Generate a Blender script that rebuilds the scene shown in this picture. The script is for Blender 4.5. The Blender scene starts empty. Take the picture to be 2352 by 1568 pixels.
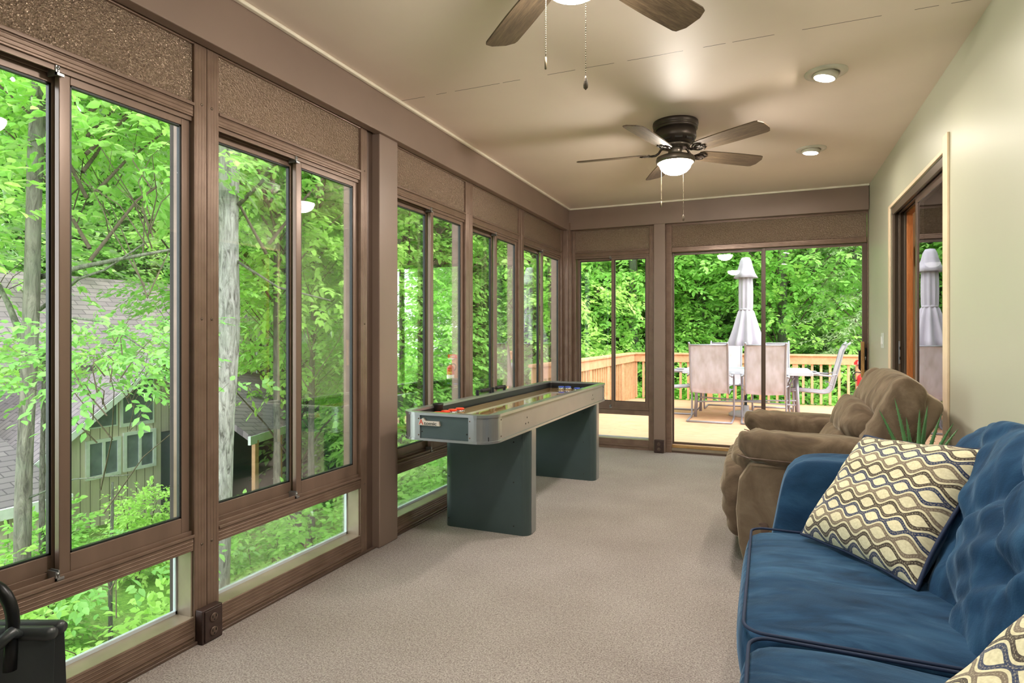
import bpy, bmesh, math, random
import numpy as np
from mathutils import Matrix, Vector, Euler
PI = math.pi
scene = bpy.context.scene
COL = scene.collection
rnd = random.Random(7)

# ------------------------------------------------------------------ helpers
def R(*deg):
    return Euler([math.radians(d) for d in deg]).to_matrix()

class MB:
    """collects shapes, builds ONE mesh object"""
    def __init__(s):
        s.v = []; s.f = []; s.sm = []; s.mi = []; s.cm = 0
    def add(s, vs, fs, smooth=False, M=None, loc=None):
        b = len(s.v)
        for p in vs:
            p = Vector(p)
            if M is not None: p = M @ p
            if loc is not None: p = p + Vector(loc)
            s.v.append(tuple(p))
        for f in fs:
            s.f.append(tuple(i + b for i in f)); s.sm.append(smooth); s.mi.append(s.cm)
        return s
    def box(s, a, b, M=None, loc=None):
        x0, y0, z0 = a; x1, y1, z1 = b
        if x0 > x1: x0, x1 = x1, x0
        if y0 > y1: y0, y1 = y1, y0
        if z0 > z1: z0, z1 = z1, z0
        vs = [(x0,y0,z0),(x1,y0,z0),(x1,y1,z0),(x0,y1,z0),(x0,y0,z1),(x1,y0,z1),(x1,y1,z1),(x0,y1,z1)]
        fs = [(0,3,2,1),(4,5,6,7),(0,1,5,4),(1,2,6,5),(2,3,7,6),(3,0,4,7)]
        return s.add(vs, fs, False, M, loc)
    def tube(s, pts, r, n=10, closed=False, cap=True, M=None, loc=None):
        pts = [Vector(p) for p in pts]; m = len(pts)
        rs = r if isinstance(r, (list, tuple)) else [r] * m
        vs = []; prev = None
        for i, p in enumerate(pts):
            if closed: t = pts[(i+1) % m] - pts[i-1]
            else: t = pts[min(i+1, m-1)] - pts[max(i-1, 0)]
            t.normalize()
            if prev is None:
                up = Vector((0,0,1)) if abs(t.z) < .9 else Vector((1,0,0))
                a = t.cross(up).normalized()
            else:
                a = (prev - t * prev.dot(t)).normalized()
            prev = a; b = t.cross(a)
            for k in range(n):
                an = 2*PI*k/n
                vs.append(p + (a*math.cos(an) + b*math.sin(an))*rs[i])
        fs = []
        for i in range(m if closed else m-1):
            j = (i+1) % m
            for k in range(n):
                fs.append((i*n+k, i*n+(k+1)%n, j*n+(k+1)%n, j*n+k))
        if cap and not closed:
            fs.append(tuple(range(n))[::-1]); fs.append(tuple((m-1)*n+k for k in range(n)))
        return s.add(vs, fs, True, M, loc)
    def lathe(s, prof, n=32, M=None, loc=None, mod=None, smooth=True):
        vs = []
        for i, (r, z) in enumerate(prof):
            for k in range(n):
                a = 2*PI*k/n
                rr = r * (mod(a, i/(len(prof)-1)) if mod else 1)
                vs.append((rr*math.cos(a), rr*math.sin(a), z))
        fs = []
        for i in range(len(prof)-1):
            for k in range(n):
                fs.append((i*n+k, i*n+(k+1)%n, (i+1)*n+(k+1)%n, (i+1)*n+k))
        fs.append(tuple(range(n))[::-1]); fs.append(tuple((len(prof)-1)*n+k for k in range(n)))
        return s.add(vs, fs, smooth, M, loc)
    def prism(s, poly, h0, h1, axis='z', M=None, loc=None, smooth=False):
        """poly 2D; extruded along axis. 'z': (x,y); 'x': (y,z); 'y': (x,z)"""
        def mk(p, h):
            return {'z': (p[0], p[1], h), 'x': (h, p[0], p[1]), 'y': (p[0], h, p[1])}[axis]
        n = len(poly)
        vs = [mk(p, h0) for p in poly] + [mk(p, h1) for p in poly]
        fs = [tuple(range(n))[::-1], tuple(range(n, 2*n))]
        s.add(vs, fs, False, M, loc)
        b = len(s.v) - 2*n
        for i in range(n):
            j = (i+1) % n
            s.f.append((b+i, b+j, b+n+j, b+n+i)); s.sm.append(smooth); s.mi.append(s.cm)
        return s
    def soft(s, half, p=5, n=14, M=None, loc=None, fn=None):
        """superellipsoid cushion; fn(q, pos)->pos displaces in local space; q in the unit cube"""
        idx = {}; vs = []; fs = []
        def vid(q):
            k = tuple(round(c, 5) for c in q)
            if k not in idx:
                l = (abs(q[0])**p + abs(q[1])**p + abs(q[2])**p) ** (1/p)
                pos = Vector((q[0]/l*half[0], q[1]/l*half[1], q[2]/l*half[2]))
                if fn: pos = Vector(fn(q, pos))
                idx[k] = len(vs); vs.append(pos)
            return idx[k]
        g = [-1 + 2*i/n for i in range(n+1)]
        g = [math.tan(t*PI/4*.96)/math.tan(PI/4*.96) for t in g]
        for ax in range(3):
            for sg in (-1, 1):
                for i in range(n):
                    for j in range(n):
                        c = []
                        for (u, w) in ((i,j),(i+1,j),(i+1,j+1),(i,j+1)):
                            q = [0,0,0]; q[ax] = sg; q[(ax+1)%3] = g[u]; q[(ax+2)%3] = g[w]
                            c.append(vid(q))
                        fs.append(tuple(c if sg > 0 else c[::-1]))
        return s.add(vs, fs, True, M, loc)
    def build(s, name, mat, parent=None, bevel=0, seg=2, wn=False, sub=0):
        me = bpy.data.meshes.new(name)
        me.from_pydata(s.v, [], s.f)
        mats = mat if isinstance(mat, (list, tuple)) else [mat]
        for m in mats: me.materials.append(m)
        me.polygons.foreach_set('use_smooth', s.sm)
        me.polygons.foreach_set('material_index', s.mi)
        me.update()
        o = bpy.data.objects.new(name, me); COL.objects.link(o)
        if bevel:
            b = o.modifiers.new('b', 'BEVEL'); b.width = bevel; b.segments = seg; b.limit_method = 'ANGLE'; b.angle_limit = .6
            me.polygons.foreach_set('use_smooth', [True]*len(me.polygons))
            w = o.modifiers.new('w', 'WEIGHTED_NORMAL'); w.keep_sharp = True
        if sub:
            m = o.modifiers.new('s', 'SUBSURF'); m.levels = sub; m.render_levels = sub
        if parent is not None:
            o.parent = parent
            o.matrix_parent_inverse = Matrix.Identity(4)
        return o

def tag(o, label=None, cat=None, group=None, kind=None):
    if label: o['label'] = label
    if cat: o['category'] = cat
    if group: o['group'] = group
    if kind: o['kind'] = kind
    return o
def thing(name, label, cat, loc=(0,0,0), rz=0, group=None):
    o = bpy.data.objects.new(name, None); COL.objects.link(o)
    o.empty_display_size = .1
    o.location = loc; o.rotation_euler = (0,0,math.radians(rz))
    return tag(o, label, cat, group)
def struct(o, label=None):
    o['kind'] = 'structure'
    if label: o['label'] = label
    return o
def sempty(name, label=None, loc=(0,0,0), rz=0):
    o = bpy.data.objects.new(name, None); COL.objects.link(o); o.location = loc
    o.rotation_euler = (0,0,math.radians(rz))
    return struct(o, label)
def copy_tree(o, parent=None):
    c = o.copy(); COL.objects.link(c)
    if parent is not None: c.parent = parent
    for ch in list(o.children): copy_tree(ch, c)
    return c

# ------------------------------------------------------------------ materials
def lin(r, g, b):
    f = lambda c: (c/255/12.92) if c/255 <= .04045 else ((c/255+.055)/1.055)**2.4
    return (f(r), f(g), f(b), 1)
def newmat(name):
    m = bpy.data.materials.new(name); m.use_nodes = True
    nt = m.node_tree; nt.nodes.clear()
    out = nt.nodes.new('ShaderNodeOutputMaterial')
    return m, nt, out
class N:
    def __init__(s, nt): s.nt = nt
    def n(s, t, inp=None, **kw):
        x = s.nt.nodes.new(t)
        for k, v in kw.items(): setattr(x, k, v)
        for k, v in (inp or {}).items():
            if isinstance(v, bpy.types.NodeSocket): s.nt.links.new(v, x.inputs[k])
            else: x.inputs[k].default_value = v
        return x
    def link(s, a, b): s.nt.links.new(a, b)
    def math(s, op, a, b=0.0, c=0.0, clamp=False):
        x = s.n('ShaderNodeMath', {0: a, 1: b, 2: c}, operation=op); x.use_clamp = clamp
        return x.outputs[0]
    def coords(s, scale=(1,1,1), kind='Object'):
        tc = s.n('ShaderNodeTexCoord')
        mp = s.n('ShaderNodeMapping', {'Vector': tc.outputs[kind], 'Scale': scale})
        return mp.outputs[0]
    def noise(s, vec, scale, detail=3, rough=.5, dist=0):
        return s.n('ShaderNodeTexNoise', {'Vector': vec, 'Scale': scale, 'Detail': detail, 'Roughness': rough, 'Distortion': dist}).outputs['Fac']
    def ramp(s, fac, stops, interp='LINEAR'):
        x = s.n('ShaderNodeValToRGB', {'Fac': fac}); cr = x.color_ramp; cr.interpolation = interp
        while len(cr.elements) > 1: cr.elements.remove(cr.elements[-1])
        cr.elements[0].position = stops[0][0]; cr.elements[0].color = stops[0][1]
        for p, c in stops[1:]:
            e = cr.elements.new(p); e.color = c
        return x.outputs[0]
    def mix(s, fac, a, b, blend='MIX'):
        x = s.n('ShaderNodeMix', data_type='RGBA', blend_type=blend)
        for k, v in ((0, fac), (6, a), (7, b)):
            if isinstance(v, bpy.types.NodeSocket): s.nt.links.new(v, x.inputs[k])
            else: x.inputs[k].default_value = v
        return x.outputs[2]
    def bump(s, h, strength=.2, dist=.01):
        return s.n('ShaderNodeBump', {'Height': h, 'Strength': strength, 'Distance': dist}).outputs[0]
    def bsdf(s, out, color, rough=.5, metal=0, normal=None, **kw):
        b = s.n('ShaderNodeBsdfPrincipled', {'Base Color': color, 'Roughness': rough, 'Metallic': metal})
        if normal is not None: s.link(normal, b.inputs['Normal'])
        for k, v in kw.items(): 
            kk = k.replace('_', ' ')
            if isinstance(v, bpy.types.NodeSocket): s.link(v, b.inputs[kk])
            else: b.inputs[kk].default_value = v
        s.link(b.outputs[0], out.inputs['Surface'])
        return b

MAT = {}
def simple(key, rgb, rough=.5, metal=0, var=.06, vscale=12, bump=0, bscale=200, spec=.5, stretch=(1,1,1), **kw):
    m, nt, out = newmat(key); n = N(nt)
    v = n.coords(stretch)
    f = n.noise(v, vscale, 4)
    c = lin(*rgb)
    a = tuple(x*(1-var) for x in c[:3]) + (1,); b = tuple(min(1, x*(1+var)) for x in c[:3]) + (1,)
    colr = n.ramp(f, [(.3, a), (.7, b)])
    nb = None
    if bump: nb = n.bump(n.noise(v, bscale, 2), bump, .002)
    n.bsdf(out, colr, rough, metal, nb, Specular_IOR_Level=spec, **kw)
    MAT[key] = m
    return m
def emis(key, rgb, strength):
    m, nt, out = newmat(key); n = N(nt)
    e = n.n('ShaderNodeEmission', {'Color': lin(*rgb), 'Strength': strength})
    n.link(e.outputs[0], out.inputs['Surface']); MAT[key] = m
    return m

simple('bronze', (124, 102, 88), .33, .25, .10, 5, .02, 300, stretch=(3, 3, .4))
simple('bronze_dark', (96, 78, 68), .38, .25, .1, 5, 0)
simple('soffit_paint', (136, 116, 104), .42, .1, .07, 3, .03, 120)
simple('track_black', (30, 27, 25), .5, .2)
simple('gasket', (26, 30, 30), .45)
simple('screw', (120, 105, 92), .35, .8)
simple('clip_metal', (175, 178, 180), .3, .85)
simple('white_plastic', (225, 226, 224), .45)
simple('spacer_white', (205, 214, 220), .35, .2)
simple('sill_ali', (156, 142, 124), .38, .35, .12, 9)
simple('can_trim', (205, 200, 186), .45)
simple('fan_bronze', (66, 58, 52), .42, .6, .12, 20)
simple('fan_nickel', (112, 104, 96), .36, .7)
simple('chain_brass', (110, 100, 80), .4, .7)
simple('black_metal', (26, 26, 28), .35, .5)
simple('black_leather', (48, 52, 54), .38, 0, .25, 6, .25, 60)
simple('patio_metal', (150, 146, 156), .42, .25)
simple('patio_white', (180, 180, 190), .4)
simple('cast_white', (186, 186, 194), .5)
simple('umbrella_cloth', (168, 160, 170), .85, 0, .06, 6, .1, 90)
simple('umbrella_pole', (72, 84, 86), .4, .5)
simple('silver_panel', (152, 146, 142), .34, .45, .05, 6, .04, 300)
simple('silver_edge', (164, 166, 166), .28, .75, .04)
simple('table_black', (62, 76, 76), .42, .1, .06, 8, .05, 500)
simple('inner_black', (24, 22, 22), .5)
simple('puck_red', (235, 70, 40), .35)
simple('puck_blue', (60, 85, 190), .3)
simple('puck_steel', (190, 190, 190), .2, .9)
simple('badge_silver', (215, 200, 185), .3, .6)
simple('badge_red', (215, 80, 60), .4)
simple('badge_dark', (60, 64, 60), .5)
simple('wall_cream', (222, 196, 160), .7)
simple('fire_red', (205, 35, 40), .3)
simple('fire_white', (235, 235, 235), .5)
simple('hose_black', (25, 25, 25), .5)
simple('pot_gray', (120, 118, 112), .6)
simple('soil', (60, 45, 35), .95, 0, .3, 60)
simple('side_table_wood', (80, 58, 42), .5, 0, .2, 8, stretch=(1, 8, 1))
simple('outlet_brown', (62, 46, 42), .4, .1, .2, 30)
simple('clock_dark', (45, 34, 30), .5)
simple('switch_plate', (205, 212, 205), .4, .1)
simple('siding_trim', (244, 246, 248), .6)
simple('house_glass', (140, 148, 158), .2, .1, .25, 3)
simple('porch_wood', (206, 158, 120), .7, 0, .15, 8)
simple('porch_dark', (66, 74, 78), .7)
simple('branch_bark', (92, 80, 68), .9, 0, .25, 30, .3, 80)
simple('ceiling_trim', (240, 232, 214), .5)
simple('casing_paint', (226, 203, 172), .5)
simple('navy_piping', (22, 38, 66), .8)
simple('post_wood', (50, 38, 34), .75, 0, .35, 7, .3, 60, stretch=(6, 6, .6))
simple('curtain_gray', (140, 148, 158), .8, 0, .2, 12, stretch=(1, 1, .05))

def m_carpet():
    m, nt, out = newmat('carpet'); n = N(nt)
    v = n.coords()
    f1 = n.noise(v, 170, 3, .7)
    f2 = n.noise(v, 2.2, 3)
    f3 = n.noise(v, 60, 3, .7)
    c = n.ramp(f1, [(.30, lin(104, 92, 86)), (.46, lin(160, 149, 143)), (.58, lin(186, 176, 170)), (.75, lin(216, 208, 203))])
    c2 = n.ramp(f2, [(.3, (.82, .80, .79, 1)), (.7, (1, 1, 1, 1))])
    c3 = n.ramp(f3, [(.3, (.78, .76, .76, 1)), (.6, (1, 1, 1, 1))])
    c = n.mix(1, c, c2, 'MULTIPLY'); c = n.mix(1, c, c3, 'MULTIPLY')
    h = n.math('ADD', f1, f3)
    n.bsdf(out, c, .95, 0, n.bump(h, .9, .006), Specular_IOR_Level=.1, Sheen_Weight=.15)
    MAT['carpet'] = m
m_carpet()

def m_ceiling():
    m, nt, out = newmat('ceiling_paint'); n = N(nt)
    tc = n.n('ShaderNodeTexCoord'); sp = n.n('ShaderNodeSeparateXYZ', {0: tc.outputs['Object']})
    wob = n.noise(n.coords((1, 0, 0)), 3, 3)
    brk = n.noise(n.coords((1, 0, 0)), 5, 2)
    # hairline seams across the room at fixed depths
    ws = []
    for y0 in (2.86, 5.3, .42):
        d = n.math('ABSOLUTE', n.math('SUBTRACT', n.math('ADD', sp.outputs['Y'], n.math('MULTIPLY', wob, .012)), y0 + .006))
        ws.append(n.math('LESS_THAN', d, .0022))
    mk = n.math('MAXIMUM', ws[0], ws[2])
    mk = n.math('MULTIPLY', mk, n.math('GREATER_THAN', brk, .47))
    f = n.noise(n.coords(), 2, 3)
    base = n.ramp(f, [(.3, lin(226, 210, 196)), (.7, lin(233, 217, 203))])
    c = n.mix(mk, base, lin(96, 84, 72))
    b = n.bump(n.noise(n.coords(), 160, 3), .05, .002)
    n.bsdf(out, c, .52, 0, b, Specular_IOR_Level=.45)
    MAT['ceiling_paint'] = m
m_ceiling()
simple('wall_sage', (182, 182, 162), .42, 0, .025, 1.3, .05, 60)

def m_stucco():
    m, nt, out = newmat('stucco_bronze'); n = N(nt)
    v = n.coords()
    f = n.noise(v, 95, 2, .6)
    vo = n.n('ShaderNodeTexVoronoi', {'Vector': v, 'Scale': 170}).outputs['Distance']
    c = n.ramp(f, [(.3, lin(134, 114, 98)), (.7, lin(164, 142, 124))])
    h = n.math('ADD', f, n.math('MULTIPLY', vo, .7))
    n.bsdf(out, c, .24, .45, n.bump(h, 1.0, .006))
    MAT['stucco'] = m
m_stucco()

def m_ribbed():
    # extruded aluminium with fine grooves along its length (z or x by axis)
    for ax, key in (('X', 'rib_x'), ('Z', 'rib_z'), ('Y', 'rib_y')):
        m, nt, out = newmat(key); n = N(nt)
        tc = n.n('ShaderNodeTexCoord'); sp = n.n('ShaderNodeSeparateXYZ', {0: tc.outputs['Object']})
        w = n.math('SINE', n.math('MULTIPLY', sp.outputs[ax], 2*PI/.013))
        w = n.math('POWER', n.math('MAXIMUM', w, 0.0), 6)
        f = n.noise(n.coords((3, 3, 3)), 4, 4)
        c = n.ramp(f, [(.3, lin(118, 95, 80)), (.7, lin(134, 111, 96))])
        n.bsdf(out, c, .3, .3, n.bump(w, .5, .003))
        MAT[key] = m
m_ribbed()

def m_glass(key, tint, ior=1.5, boost=1.0):
    m, nt, out = newmat(key); n = N(nt)
    t = n.n('ShaderNodeBsdfTransparent', {'Color': tint})
    g = n.n('ShaderNodeBsdfGlossy', {'Color': (1, 1, 1, 1), 'Roughness': 0.0})
    fr = n.n('ShaderNodeFresnel', {'IOR': ior})
    fac = n.math('MULTIPLY', fr.outputs[0], boost, clamp=True)
    mx = n.n('ShaderNodeMixShader', {0: fac, 1: t.outputs[0], 2: g.outputs[0]})
    n.link(mx.outputs[0], out.inputs['Surface']); MAT[key] = m
m_glass('glass', (.985, .995, .99, 1), 1.40, .5)
m_glass('glass_door', (.72, .74, .73, 1), 1.6, 1.25)

def m_velvet(key, dark, mid, light, sheen, sc=3):
    m, nt, out = newmat(key); n = N(nt)
    v = n.coords((1, 1, 1))
    v2 = n.coords((1, 3, 1))
    f = n.noise(v2, sc, 5, .6, 1.2)
    f2 = n.noise(v, 260, 2)
    c = n.ramp(f, [(.3, lin(*dark)), (.5, lin(*mid)), (.72, lin(*light))])
    wv = n.noise(n.coords((1.0, 1.8, 1.4)), 5, 2, .45, .8)
    b1 = n.n('ShaderNodeBump', {'Height': wv, 'Strength': .5, 'Distance': .03}).outputs[0]
    b2 = n.n('ShaderNodeBump', {'Height': n.math('ADD', f2, n.math('MULTIPLY', f, 2.0)), 'Strength': .18, 'Distance': .004, 'Normal': b1}).outputs[0]
    n.bsdf(out, c, .85, 0, b2,
           Specular_IOR_Level=.15, Sheen_Weight=.8, Sheen_Roughness=.35, Sheen_Tint=lin(*sheen))
    MAT[key] = m
m_velvet('velvet_blue', (18, 39, 61), (29, 58, 86), (48, 81, 110), (118, 145, 170), 3.5)
m_velvet('suede_brown', (74, 61, 49), (95, 80, 64), (118, 102, 84), (190, 178, 160), 5)
m_velvet('suede_side', (92, 77, 61), (106, 91, 74), (120, 105, 87), (200, 185, 165), 4)

def m_wood(key, c0, c1, c2, axis=(1, 12, 12), rough=.4, scale=3, **kw):
    m, nt, out = newmat(key); n = N(nt)
    v = n.coords(axis)
    f = n.noise(v, scale, 6, .6, .6)
    g = n.noise(v, scale*5, 4, .7)
    c = n.ramp(f, [(.3, lin(*c0)), (.5, lin(*c1)), (.7, lin(*c2))])
    c = n.mix(.35, c, n.ramp(g, [(.35, lin(*c0)), (.65, lin(*c2))]))
    n.bsdf(out, c, rough, 0, n.bump(g, .12, .002), **kw)
    MAT[key] = m
m_wood('blade_wood', (48, 38, 28), (82, 67, 50), (116, 98, 75), (1.2, 12, 12), .5, 4)
m_wood('handle_wood', (110, 78, 42), (160, 118, 66), (196, 152, 92), (14, 14, 2), .45, 4)
m_wood('door_wood', (150, 84, 40), (188, 112, 58), (206, 134, 78), (10, 10, 1), .4, 3)
m_wood('rail_wood', (190, 134, 94), (208, 154, 114), (218, 170, 132), (3, 3, 3), .7, 3)
m_wood('sill_wood', (120, 88, 50), (170, 130, 78), (200, 160, 104), (2, 14, 14), .4, 4)

def m_playfield():
    m, nt, out = newmat('playfield'); n = N(nt)
    tc = n.n('ShaderNodeTexCoord')
    br = n.n('ShaderNodeTexBrick', {'Vector': n.n('ShaderNodeMapping', {'Vector': tc.outputs['Object'], 'Rotation': (0, 0, PI/2)}).outputs[0],
        'Color1': lin(196, 150, 92), 'Color2': lin(222, 182, 122), 'Mortar': lin(110, 76, 40), 'Scale': 1.0, 'Mortar Size': .0018,
        'Brick Width': .42, 'Row Height': .045, 'Bias': -.1})
    g = n.noise(n.coords((20, 2, 1)), 6, 4)
    c = n.mix(.25, br.outputs['Color'], n.ramp(g, [(.3, lin(140, 98, 52)), (.7, lin(214, 176, 120))]))
    n.bsdf(out, c, .06, 0, Coat_Weight=1.0, Coat_Roughness=.02, Specular_IOR_Level=.7)
    MAT['playfield'] = m
m_playfield()

def m_deck():
    m, nt, out = newmat('deck_boards'); n = N(nt)
    tc = n.n('ShaderNodeTexCoord')
    br = n.n('ShaderNodeTexBrick', {'Vector': tc.outputs['Object'],
        'Color1': lin(204, 154, 120), 'Color2': lin(214, 166, 132), 'Mortar': lin(150, 108, 74), 'Scale': 1.0, 'Mortar Size': .003,
        'Brick Width': 3.6, 'Row Height': .14, 'Bias': 0.0})
    g = n.noise(n.coords((2, 14, 1)), 3, 5)
    c = n.mix(.5, br.outputs['Color'], n.ramp(g, [(.3, lin(190, 138, 102)), (.7, lin(222, 180, 150))]))
    sp = n.noise(n.coords(), 7, 3)
    c = n.mix(n.ramp(sp, [(.70, (0, 0, 0, 1)), (.74, (.5, .5, .5, 1))]), c, lin(140, 110, 84))
    n.bsdf(out, c, .7)
    MAT['deck_boards'] = m
m_deck()

def m_pillow():
    m, nt, out = newmat('pillow_weave'); n = N(nt)
    tc = n.n('ShaderNodeTexCoord'); sp = n.n('ShaderNodeSeparateXYZ', {0: tc.outputs['UV']})
    U, Vv = sp.outputs['X'], sp.outputs['Y']
    rows = 11.0; waves = 5.5; A = .56
    cs = n.math('MULTIPLY', n.math('COSINE', n.math('MULTIPLY', U, waves*2*PI)), A/2)
    v = n.math('MULTIPLY', Vv, rows)
    v1 = n.math('SUBTRACT', v, cs); v2 = n.math('ADD', v, cs)
    def fam(e, off):
        m2 = n.math('MULTIPLY', n.math('FRACT', n.math('MULTIPLY', n.math('ADD', e, off), .5)), 2.0)
        d1 = n.math('ABSOLUTE', n.math('SUBTRACT', m2, A/2)); d2 = n.math('ABSOLUTE', n.math('SUBTRACT', m2, 1-A/2))
        return n.math('MINIMUM', d1, d2)
    m1 = fam(v1, 0.0); m2_ = fam(v2, 1.0)
    d = n.math('MINIMUM', m1, m2_)
    use1 = n.math('LESS_THAN', m1, m2_)
    band = n.math('LESS_THAN', d, .145)
    stitch = n.math('LESS_THAN', d, .022)
    tw = n.math('GREATER_THAN', n.math('SINE', n.math('MULTIPLY', U, 520.0)), -.1)
    stitch = n.math('MULTIPLY', stitch, tw)
    nz = n.noise(n.coords((1, 1, 1), 'UV'), 90, 3, .8)
    vv = n.math('ADD', n.math('MULTIPLY', use1, v1), n.math('MULTIPLY', n.math('SUBTRACT', 1.0, use1), v2))
    idx = n.math('DIVIDE', n.math('ADD', n.math('FLOOR', n.math('ADD', vv, .5)), .5), 3.0)
    rowc = n.ramp(n.math('FRACT', idx), [(0, lin(44, 54, 82)), (.33, lin(66, 56, 50)), (.66, lin(116, 102, 88))], 'CONSTANT')
    cream = n.ramp(n.noise(n.coords((1, 1, 1), 'UV'), 60, 3), [(.3, lin(196, 186, 152)), (.7, lin(218, 209, 176))])
    rowc2 = n.mix(n.math('MULTIPLY', n.ramp(nz, [(.5, (0,0,0,1)), (.6, (1,1,1,1))]), .22), rowc, cream)
    c = n.mix(band, cream, rowc2)
    c = n.mix(n.math('MULTIPLY', stitch, .6), c, lin(176, 164, 140))
    h = n.math('SUBTRACT', n.math('MULTIPLY', nz, .5), band)
    n.bsdf(out, c, .9, 0, n.bump(h, .35, .004), Specular_IOR_Level=.1, Sheen_Weight=.2)
    MAT['pillow_weave'] = m
m_pillow()

def m_sling():
    m, nt, out = newmat('sling_cloth'); n = N(nt)
    f = n.noise(n.coords((3, 3, 1)), 5, 4)
    c = n.ramp(f, [(.3, lin(206, 196, 200)), (.7, lin(228, 221, 230))])
    d = n.n('ShaderNodeBsdfDiffuse', {'Color': c}); t = n.n('ShaderNodeBsdfTranslucent', {'Color': c})
    mx = n.n('ShaderNodeMixShader', {0: .45, 1: d.outputs[0], 2: t.outputs[0]})
    n.link(mx.outputs[0], out.inputs['Surface']); MAT['sling_cloth'] = m
m_sling()

def m_leaf(key, cols, trans, tfac=.5):
    m, nt, out = newmat(key); n = N(nt)
    at = n.n('ShaderNodeAttribute', attribute_name='lv')
    oi = n.n('ShaderNodeObjectInfo')
    f = n.math('ADD', n.math('MULTIPLY', at.outputs['Fac'], .75), n.math('MULTIPLY', oi.outputs['Random'], .25))
    c = n.ramp(f, [(0, lin(*cols[0])), (.5, lin(*cols[1])), (1, lin(*cols[2]))])
    t = n.mix(.5, c, lin(*trans))
    d = n.n('ShaderNodeBsdfDiffuse', {'Color': c})
    tr = n.n('ShaderNodeBsdfTranslucent', {'Color': t})
    g = n.n('ShaderNodeBsdfGlossy', {'Color': (1, 1, 1, 1), 'Roughness': .35})
    mx = n.n('ShaderNodeMixShader', {0: tfac, 1: d.outputs[0], 2: tr.outputs[0]})
    fr = n.n('ShaderNodeFresnel', {'IOR': 1.3})
    mx2 = n.n('ShaderNodeMixShader', {0: n.math('MULTIPLY', fr.outputs[0], .6), 1: mx.outputs[0], 2: g.outputs[0]})
    n.link(mx2.outputs[0], out.inputs['Surface']); MAT[key] = m
m_leaf('leaf_bright', ((150, 200, 92), (182, 226, 118), (216, 246, 156)), (215, 250, 135), .5)
m_leaf('leaf_mid', ((128, 182, 88), (160, 212, 110), (196, 236, 142)), (195, 242, 125), .5)
m_leaf('leaf_deep', ((108, 160, 88), (136, 188, 106), (170, 214, 132)), (165, 220, 115), .45)
m_leaf('needle', ((106, 128, 96), (142, 160, 120), (180, 186, 146)), (165, 190, 120), .35)
simple('aloe_skin', (74, 116, 66), .4, 0, .2, 20)

def m_bark(key, c0, c1, c2, sc=1):
    m, nt, out = newmat(key); n = N(nt)
    v = n.coords((8*sc, 8*sc, 1.6*sc))
    f = n.noise(v, 3, 5, .7, .8)
    w = n.noise(n.coords((1, 1, 1)), 2.2, 3)
    c = n.ramp(f, [(.34, lin(*c0)), (.46, lin(*c1)), (.62, lin(*c2))])
    c = n.mix(n.ramp(w, [(.5, (0,0,0,1)), (.62, (.35,.35,.35,1))]), c, lin(110, 120, 104))
    n.bsdf(out, c, .9, 0, n.bump(f, 1.0, .03)); MAT[key] = m
m_bark('bark_pale', (84, 80, 78), (146, 142, 140), (180, 176, 174))
m_bark('bark_gray', (70, 66, 60), (100, 96, 88), (128, 124, 114), .8)
m_bark('bark_dark', (74, 74, 64), (98, 100, 88), (124, 126, 110), .8)

def m_siding():
    m, nt, out = newmat('siding'); n = N(nt)
    tc = n.n('ShaderNodeTexCoord'); sp = n.n('ShaderNodeSeparateXYZ', {0: tc.outputs['Object']})
    fr = n.math('FRACT', n.math('MULTIPLY', n.math('ADD', sp.outputs['Y'], sp.outputs['X']), 5.0))
    g = n.math('LESS_THAN', fr, .07)
    f = n.noise(n.coords((6, 6, .5)), 3, 4)
    c = n.ramp(f, [(.3, lin(226, 212, 200)), (.7, lin(238, 226, 214))])
    c = n.mix(g, c, lin(120, 112, 102))
    n.bsdf(out, c, .8); MAT['siding'] = m
    m, nt, out = newmat('shingles'); n = N(nt)
    tc = n.n('ShaderNodeTexCoord')
    br = n.n('ShaderNodeTexBrick', {'Vector': n.n('ShaderNodeMapping', {'Vector': tc.outputs['Object'], 'Rotation': (0, 0, PI/2)}).outputs[0],
        'Color1': lin(128, 116, 122), 'Color2': lin(146, 133, 137), 'Mortar': lin(100, 90, 96), 'Scale': 1.0, 'Mortar Size': .012,
        'Brick Width': .4, 'Row Height': .16})
    n.bsdf(out, br.outputs['Color'], .9); MAT['shingles'] = m
m_siding()

def m_ground():
    m, nt, out = newmat('forest_floor'); n = N(nt)
    v = n.coords()
    f = n.noise(v, .35, 4); g = n.noise(v, 14, 5, .8)
    litter = n.ramp(g, [(.3, lin(120, 98, 74)), (.5, lin(176, 156, 128)), (.7, lin(214, 200, 176))])
    grass = n.ramp(g, [(.3, lin(84, 140, 44)), (.7, lin(156, 208, 84))])
    c = n.mix(n.ramp(f, [(.36, (0,0,0,1)), (.5, (1,1,1,1))]), litter, grass)
    n.bsdf(out, c, .95, 0, n.bump(g, 1.0, .08)); MAT['forest_floor'] = m
m_ground()
simple('door_bronze', (92, 80, 68), .4, .2, .08, 6)
# ------------------------------------------------------------------ camera
F_PX = 1393.0
YAW = math.atan((1765-1176)/F_PX)
cam_d = bpy.data.cameras.new('camera'); cam = bpy.data.objects.new('camera', cam_d); COL.objects.link(cam)
cam.location = (0, 0, 1.139); cam.rotation_euler = (PI/2, 0, YAW)
cam_d.sensor_width = 36; cam_d.lens = F_PX/2352*36; cam_d.shift_y = -14/2352; cam_d.clip_start = .02; cam_d.clip_end = 300
scene.camera = cam

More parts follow.
